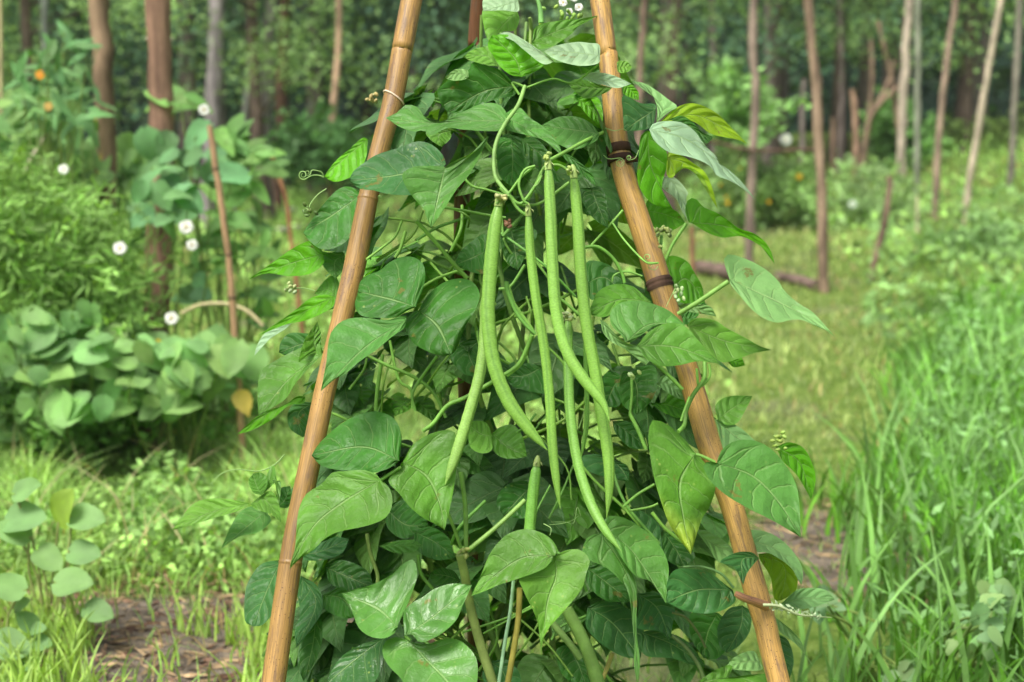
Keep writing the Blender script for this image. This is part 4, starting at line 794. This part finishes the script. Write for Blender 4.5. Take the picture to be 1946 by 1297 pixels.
# -- random leaflets filling the inside of the cone
FILL = MB()
def cone_r(z):   # half-width of the plant at height z
    return np.interp(z, [0, .3, .5, .8, 1.0, 1.15, 1.35], [.33, .31, .28, .22, .17, .13, .05])
def trifoliate(c, out, size, tone, stems):
    out = np.array(out, float); out /= np.linalg.norm(out)
    side = np.cross(out, [0, 0, 1.]); side /= np.linalg.norm(side)+1e-9
    for k in (-1, 0, 1):
        dv = out*(.55 if k else 1)+side*k*.95+np.array([0, 0, -random.uniform(.35, 1.1)]); ln = size*random.uniform(.8, 1.1)
        nor = np.array([0, 0, 1.])+out*.8+runit(1)[0]*.35
        leaf3d(FILL, c+side*k*.008, dv, nor, ln, ln*random.uniform(.62, .8), jit(TONE[tone], .25), n=12, m=4, droop=.3, fold=.12, prof=PROF_BEAN)
STEM = MB(); VINE = MB()
for i in range(175):
    z = random.uniform(.02, 1.12) if i > 75 else random.uniform(.0, .6); a = random.uniform(0, 2*math.pi); R = float(cone_r(z))*math.sqrt(random.uniform(.10, 1))
    cx, cy = -.005+.02*z, 1.93
    c = np.array([cx+R*math.cos(a), cy+R*.85*math.sin(a), z])
    dd = depth_of(c)
    if dd < 1.87: c[1] += 1.87-dd+random.uniform(0, .12)
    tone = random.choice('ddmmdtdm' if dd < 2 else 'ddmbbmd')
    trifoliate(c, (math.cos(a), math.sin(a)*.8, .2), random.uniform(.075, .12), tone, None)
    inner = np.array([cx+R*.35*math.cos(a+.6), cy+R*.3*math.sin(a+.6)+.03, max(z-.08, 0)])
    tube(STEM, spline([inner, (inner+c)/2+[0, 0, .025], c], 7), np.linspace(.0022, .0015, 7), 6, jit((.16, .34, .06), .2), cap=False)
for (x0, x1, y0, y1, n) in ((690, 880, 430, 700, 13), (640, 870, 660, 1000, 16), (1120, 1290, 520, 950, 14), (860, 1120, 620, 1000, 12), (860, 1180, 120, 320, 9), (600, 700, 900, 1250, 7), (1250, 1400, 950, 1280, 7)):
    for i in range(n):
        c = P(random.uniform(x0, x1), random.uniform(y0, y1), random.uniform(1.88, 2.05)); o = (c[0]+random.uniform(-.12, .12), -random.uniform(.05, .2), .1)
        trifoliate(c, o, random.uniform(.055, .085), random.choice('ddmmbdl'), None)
# -- main twining vines
for i, (x0, ph, amp) in enumerate(((-.13, 0, .05), (.0, 1, .06), (.12, 2, .05), (.03, 3, .08), (-.05, 4, .07), (.08, 5, .06))):
    z = np.linspace(-.02, 1.15, 40); sq = np.clip(1-z/1.5, .2, 1)
    pts = np.stack([x0*sq+amp*sq*np.sin(z*9+ph), 1.95+amp*np.cos(z*8+ph), z], -1); vm = MB(); tube(vm, pts, np.linspace(.0055, .0022, 40), 7, jit((.20, .34, .08), .15)); vm.build('vine_stem', M_STEM, BEAN)
# -- traced stems (photo pixels, depth, width px)
def ST(R, s, d, w, tint=(.19, .40, .07), w2=None, mb=None):
    q = px_list(R, s); k = len(q); d = np.linspace(d[0], d[1], k) if isinstance(d, tuple) else np.full(k, d)
    pts = spline(P([a for a, b in q], [b for a, b in q], d), max(8, 6*k)); n = len(pts)
    sm = MB(); tube(sm, pts, np.linspace(w, w2 or w, n)/FPX*1.7/2, 8, jit(tint, .08), cap=True); sm.build('stem', M_STEM, BEAN)
ST(1, '1640,490 1600,600 1530,700 1480,800 1462,900 1470,1000 1505,1060 1550,1110', (1.74, 1.66), 8, (.21, .40, .10))
ST(2, '280,915 400,850 500,795 585,755', (1.66, 1.80), 7)
ST(2, '240,1000 200,1060 150,1130 110,1160 40,1110 0,1070', 1.66, 6)
ST(2, '275,925 235,980 190,1080 160,1140', 1.665, 5); ST(2, '290,940 340,942 395,975', 1.66, 5)
ST(2, '200,945 140,970 108,1050 135,1140 160,1160', 1.655, 5); ST(2, '200,945 120,1010 50,1100 0,1115', 1.66, 5)
ST(1, '1550,1110 1600,1160 1650,1170 1740,1150 1890,1040', (1.66, 1.68), 6); ST(1, '1550,1110 1600,1190 1655,1230', 1.66, 6)
ST(1, '1550,1115 1500,1130 1480,1160', 1.655, 6)
ST(1, '1170,1180 1300,1200 1430,1225 1530,1240', 1.70, 5); ST(1, '1290,1010 1340,1060 1420,1080 1520,1110', 1.72, 5)
ST(3, '1020,0 1130,120 1230,240 1310,325', (1.74, 1.76), 8); ST(3, '730,225 830,150 900,90 940,0', 1.78, 5)
ST(3, '900,210 930,160 960,60', 1.80, 7); ST(3, '740,765 850,820 1010,890 1120,980 1190,1120', 1.80, 7)
ST(3, '640,960 720,850 740,780', 1.80, 5); ST(3, '1000,1070 990,960 920,900 870,680', 1.82, 6); ST(3, '1015,1080 1000,980 1080,850 1140,770', 1.78, 6)
ST(3, '1060,1195 1120,1150 1200,1050 1310,1000 1480,900 1600,820 1660,700 1680,650', (1.72, 1.70), 8)
ST(3, '1490,390 1560,370 1640,250', 1.72, 6); ST(3, '1535,345 1540,400 1590,520 1650,600 1700,645', 1.68, 9, (.17, .40, .07), 6)
ST(3, '530,1090 590,1115 660,1150', 1.80, 6); ST(3, '790,1080 800,960 830,760', 1.84, 8)
ST(3, '1700,230 1780,340 1830,470 1890,560', 1.74, 5); ST(3, '1750,700 1850,800 1900,900', 1.76, 5)
ST(4, '480,150 560,150 640,210 690,290 710,355', 1.74, 7, (.15, .36, .05)); ST(4, '640,345 650,310 720,288 810,315', 1.74, 4)
ST(4, '520,140 620,30 700,-60', 1.78, 5); ST(4, '935,240 985,130 1060,15', 1.80, 7); ST(4, '1015,530 1130,460 1300,345', (1.72, 1.70), 9, (.24, .46, .10))
ST(4, '640,10 700,100 780,190 840,240 900,240', (1.78, 1.70), 4); ST(4, '860,790 960,880 1040,960', 1.72, 7); ST(4, '740,1100 790,1200 830,1300', 1.72, 8)
ST(4, '750,880 750,1000 740,1100', 1.74, 6); ST(4, '340,440 400,490 480,560', 1.76, 6); ST(4, '40,885 130,800 180,640', 1.72, 6)
ST(4, '1165,805 1160,900 1100,990 1060,1080 1050,1160 1015,1200', (1.70, 1.66), 8, (.16, .36, .06)); ST(4, '1190,815 1195,880 1160,930 1130,935 1120,840', 1.70, 5)
ST(4, '1080,1000 1050,1080 1030,1140', 1.655, 5)
ST(5, '1275,100 1300,300 1305,540', 1.72, 9, (.19, .36, .08)); ST(5, '1310,550 1480,410 1640,260', (1.70, 1.72), 9, (.23, .42, .10)); ST(5, '1200,330 1240,430 1285,560', 1.74, 7)
ST(5, '1270,570 1300,700 1320,830 1380,1060 1460,1310', (1.74, 1.78), 17, (.30, .38, .12), 20); ST(5, '1575,720 1555,900 1520,1100 1490,1310', 1.69, 7, (.30, .50, .32))
ST(5, '1610,760 1600,950 1560,1200 1540,1310', 1.76, 12, (.30, .27, .06)); ST(5, '1030,570 1050,680 1120,770', 1.80, 7); ST(5, '740,450 760,560 800,680 800,740', 1.80, 8, (.20, .30, .08))
ST(5, '820,145 880,105 935,70', 1.66, 6); ST(5, '955,1030 985,1060', 1.62, 6)
ST(6, '380,880 470,1050 520,1180 560,1310', 1.76, 24, (.22, .40, .10), 28); ST(6, '300,960 400,1080 460,1160', 1.80, 14, (.22, .36, .10)); ST(6, '640,1130 600,1240 570,1310', 1.80, 9, (.40, .36, .12))
ST(6, '980,900 1060,930 1130,1020 1170,1100', 1.72, 5, (.10, .14, .04)); ST(6, '980,1030 1060,1100 1130,1200 1170,1310', 1.72, 8, (.08, .13, .04))
ST(6, '865,330 940,420 1040,500', 1.72, 7); ST(6, '470,70 560,170 700,300 800,410', 1.76, 6); ST(6, '1040,640 1150,640 1260,680 1330,760', 1.665, 5, (.08, .17, .05))
ST(6, '1115,0 1150,10 1225,45', 1.64, 6); ST(6, '700,300 780,230 880,170', 1.76, 6); ST(6, '740,320 850,300 900,280', 1.74, 5)
ST(6, '470,300 480,500 500,350', 1.8, 4) if False else None
for _ in range(60):     # loose petioles in the heart of the plant
    px = random.gauss(960, 110); py = random.uniform(380, 1250); a = random.uniform(-1.2, 1.2); ln = random.uniform(60, 190); d = random.uniform(1.78, 1.95)
    px2, py2 = px+ln*math.sin(a), py+ln*math.cos(a); mx, my = (px+px2)/2+random.uniform(-25, 25), (py+py2)/2
    tube(STEM, spline(P([px, mx, px2], [py, my, py2], [d, d-.02, d+random.uniform(-.04, .04)]), 10), random.uniform(.0012, .0024), 6, jit((.17, .36, .06), .25), cap=False)
# tendrils
TEN = MB()
def tendril(R, s, d, w=2.2, curl=0, cr=6, tint=(.30, .50, .16)):
    q = px_list(R, s); pts = spline(np.array(q), 30)
    if curl:
        th = np.linspace(0, curl*6.28, 40); e = pts[-1]; dv = pts[-1]-pts[-2]; a0 = math.atan2(dv[1], dv[0]); rr = cr*(1-.7*th/th[-1])
        cc = e+cr*np.array([math.cos(a0+1.57), math.sin(a0+1.57)])
        pts = np.vstack([pts, np.stack([cc[0]+rr*np.cos(a0-1.57+th), cc[1]+rr*np.sin(a0-1.57+th)], -1)[1:]])
    dd = np.linspace(d, d-.02, len(pts)); tube(TEN, P(pts[:, 0], pts[:, 1], dd), np.linspace(w, w*.5, len(pts))/FPX*1.7/2, 5, tint, cap=False)
tendril(1, '495,1010 470,1000 430,1000 390,1020', 1.84, 3, 1.5, 9); tendril(1, '495,1010 480,980 430,970 420,990', 1.84, 2.5, 1.2, 6); tendril(1, '510,1075 460,1110 420,1160 410,1200', 1.83, 2.5, 1.4, 5)
tendril(3, '445,400 390,385 330,385 310,400', 1.83, 2.6, 1.6, 7); tendril(7, '1620,0 1560,60 1470,95 1350,85 1260,110 1200,170', 1.80, 3)
tendril(2, '790,855 770,900 740,912', 1.78, 2, 1.6, 5); tendril(2, '590,885 620,905 680,900', 1.80, 2, 1.8, 9); tendril(2, '600,730 650,745 700,735 720,745', 1.80, 2)
tendril(4, '900,240 850,235 830,225', 1.74, 2.5, 1.2, 7); tendril(4, '900,260 880,280 850,270', 1.74, 1.6, 1., 5); tendril(6, '460,350 440,300 420,390 370,385 290,385', 1.74, 1.8); tendril(5, '1780,400 1840,395 1900,380 1945,350', 1.74, 1.6)
tendril(6, '250,395 290,420 285,460', 1.64, 1.8); tendril(1, '850,1080 860,1100 820,1130', 1.70, 2, .8, 4); tendril(2, '190,1060 215,1050 235,1010 240,960', 1.65, 1.6, 1, 5)
tendril(3, '780,810 800,830 770,850', 1.80, 1.8, .7, 3); tendril(0, '1800,2000 1801,2001', 1.8) if False else None
tendril(4, '1000,380 980,420 945,490', 1.74, 2); tendril(4, '450,1180 470,1120 500,1010', 1.78, 3)
# -- assemble leaves
LEAVES.sort(key=lambda q: -q['area'])
for q in LEAVES[:96]:
    mb = MB(); mb.add(q['v'], q['f'], q['uv'], q['t']); mb.build('leaf', q['mat'], BEAN)
for q in LEAVES[96:]: FILL.add(q['v'], q['f'], q['uv'], q['t'])
tag(FILL.build('foliage', M_LEAF, BEAN), kind='stuff')
tag(STEM.build('leaf_stalks', M_STEM, BEAN), kind='stuff'); TEN.build('tendril', M_STEM, BEAN)
# -- pods
def pod(R, s, d, w, tint=(.195, .39, .060), calyx=True, tip=12, flat=.62):
    q = np.array(px_list(R, s)); n = 90; k = len(q); d = np.linspace(d[0], d[1], k) if isinstance(d, tuple) else np.full(k, d)
    c = spline(P(q[:, 0], q[:, 1], d), n); u = np.linspace(0, 1, n); ln = np.linalg.norm(np.diff(c, axis=0), axis=1).sum()
    r = w*.88/FPX*1.66/2*np.interp(u, [0, .015, .06, .2, .8, .9, .955, .985, 1], [.45, .62, .9, 1, 1, .82, .48, .16, .05])
    r *= 1+.026*np.sin(u*ln/.0145*2*np.pi/1.0)*np.clip(np.sin(u*3.14), 0, 1)
    # cross-section: oval with a raised double seam facing the viewer side
    T = np.gradient(c, axis=0); T /= np.linalg.norm(T, axis=1)[:, None]; view = np.array([0, 0, CAMZ])-c; side = np.cross(T, view); side /= np.linalg.norm(side, axis=1)[:, None]; fr = np.cross(side, T)
    seg = 28; th = np.arange(seg)/seg*2*np.pi; twist = .9*np.sin(u*2.2+w)+.5
    A = th[None]+0*u[:, None]; seam = -.10*np.exp(-(((A-twist[:, None]-np.pi*.0-1.2+np.pi) % (2*np.pi)-np.pi)/.11)**2)+.035*np.exp(-((np.abs((A-twist[:, None]-1.2+np.pi) % (2*np.pi)-np.pi)-.25)/.1)**2)
    rr = r[:, None]*(1+seam)
    v = c[:, None]+side[:, None]*(rr*np.cos(A))[..., None]+fr[:, None]*(rr*np.sin(A)*.8)[..., None]
    i, j = np.meshgrid(np.arange(n-1), np.arange(seg), indexing='ij'); j2 = (j+1) % seg
    f = np.stack([i*seg+j, i*seg+j2, (i+1)*seg+j2, (i+1)*seg+j], -1).reshape(-1, 4); qd = v.reshape(-1, 3)[f[seg*40:seg*41]]
    nn = np.cross(qd[:, 1]-qd[:, 0], qd[:, 3]-qd[:, 0]); ce = qd.mean(1)-c[40]
    if (nn*ce).sum() < 0: f = f[:, ::-1]
    uv = np.stack([A/(2*np.pi), np.broadcast_to((u*ln)[:, None], A.shape)], -1)
    t = np.array(tint)*(1+.10*np.sin(u*3))[:, None]; t = np.repeat(t, seg, 0); t[:, 0] *= 1
    sd = np.exp(-(((A-twist[:, None]-1.2+np.pi) % (2*np.pi)-np.pi)/.16)**2).reshape(-1, 1)*.7; t = t*(1-sd)+np.array([.10, .24, .035])*sd
    mb = MB(); mb.add(v.reshape(-1, 3), f, uv.reshape(-1, 2), t); o = mb.build('bean_pod', M_POD, BEAN)
    if calyx:
        cb = MB(); dv = c[0]-c[3]; dv /= np.linalg.norm(dv)
        tube(cb, [c[1], c[0]+dv*.004, c[0]+dv*.009, c[0]+dv*.012], np.array([1.0, 1.02, .7, .35])*r[2]*1.02, 10, (.30, .42, .12))
        for k in range(5):
            a = k*1.257; e = side[0]*math.cos(a)+fr[0]*math.sin(a); leaf3d(cb, c[0]+dv*.005+e*r[2]*.7, e-dv*.6, e, .007, .004, (.34, .42, .16), n=5, m=1)
        cb.build('calyx', M_STEM, o)
    return o
pod(0, '948,388 938,450 930,540 928,610 938,690 965,760 1000,810 1040,856', (1.66, 1.63), 30)
pod(0, '922,560 921,640 912,710 893,780 868,860 846,922', (1.69, 1.66), 25, (.24, .43, .09), calyx=False)
pod(0, '1004,405 1008,480 1019,570 1034,660 1044,750 1050,850 1058,920 1065,968', (1.66, 1.64), 21)
pod(0, '1042,318 1046,400 1050,500 1058,600 1078,670 1110,722 1145,765 1159,802', (1.65, 1.61), 25, (.20, .40, .065))
pod(0, '1090,332 1098,420 1104,520 1115,620 1130,700 1142,780 1155,860 1158,925 1153,985', (1.68, 1.65), 26)
pod(0, '1080,605 1080,700 1084,790 1098,880 1120,950 1145,1000 1182,1050', (1.70, 1.62), 22, (.19, .40, .07))
pod(0, '1112,640 1114,720 1115,800 1105,870', 1.73, 11, (.16, .36, .06), calyx=False)
pod(0, '1020,885 1014,930 1007,1000 1004,1070', (1.70, 1.69), 25, (.17, .40, .06), calyx=True)
pod(0, '965,540 975,575 995,605 1018,636', 1.70, 10, (.20, .42, .07), calyx=False)
# -- flower buds, withered calyces, and white flowers put in for spots of sky
def buds(px, py, d, n, spread, col, name='flower_buds'):
    mb = MB()
    for _ in range(n):
        c = P(px+random.gauss(0, spread), py+random.gauss(0, spread), d+random.uniform(-.006, .006)); dv = runit(1)[0]
        tube(mb, [c-dv*.002, c, c+dv*.0035, c+dv*.005], np.array([.4, 1, .9, .2])*.0024, 7, jit(col, .2))
    mb.build(name, M_STEM, BEAN)
buds(955, 375, 1.65, 10, 5, (.40, .42, .18)); buds(968, 425, 1.66, 7, 4, (.20, .10, .05)); buds(1080, 600, 1.68, 9, 6, (.42, .50, .22)); buds(1262, 436, 1.72, 16, 9, (.22, .28, .09))
buds(1480, 838, 1.72, 12, 11, (.30, .46, .10)); buds(588, 402, 1.82, 8, 5, (.12, .20, .05)); buds(552, 553, 1.82, 9, 7, (.42, .52, .24)); buds(1290, 555, 1.72, 8, 6, (.42, .58, .26)); buds(1200, 715, 1.72, 6, 6, (.45, .58, .25))
buds(1035, 300, 1.65, 8, 5, (.34, .46, .12)); buds(1082, 322, 1.66, 7, 4, (.36, .48, .14)); buds(1070, 40, 1.84, 26, 16, (.30, .50, .10)); buds(880, 1050, 1.70, 8, 6, (.36, .40, .12))
buds(710, 185, 1.88, 10, 9, (.45, .38, .16))
for px, py, s in ((1070, 5, 1), (1100, 14, 1), (1082, 22, .8), (1092, -4, 1)): blossom(BEAN, px, py, 1.9, .006*s, (.85, .86, .84))  # white blossoms added in place of bright sky showing through the leaves
# shoots at the top
ST(2, '235,130 230,60 215,0', 1.80, 12, (.20, .45, .12), 8); ST(2, '150,500 70,470 110,540', 1.76, 5); ST(2, '150,500 300,450 420,470 560,370', (1.75, 1.72), 4)

# ---------------------------------------------------------------- air
bm = bpy.data.meshes.new('haze'); lo, hi = (-180, -70, -2.0), (180, 130, 32)
vv = [(x, y, z) for x in (lo[0], hi[0]) for y in (lo[1], hi[1]) for z in (lo[2], hi[2])]
bm.from_pydata(vv, [], [(0, 1, 3, 2), (4, 6, 7, 5), (0, 4, 5, 1), (2, 3, 7, 6), (0, 2, 6, 4), (1, 5, 7, 3)])
hz = bpy.data.objects.new('haze', bm); S.collection.objects.link(hz); hz['kind'] = 'stuff'; hz['label'] = 'thin pale air softening the far woods'
m, nt = newmat('haze'); N = NT(nt); o_ = N.n('ShaderNodeOutputMaterial'); v_ = N.n('ShaderNodeVolumePrincipled')
v_.inputs['Color'].default_value = (.86, .93, .93, 1); v_.inputs['Density'].default_value = .0010; N.l(v_.outputs[0], o_.inputs['Volume']); bm.materials.append(m)
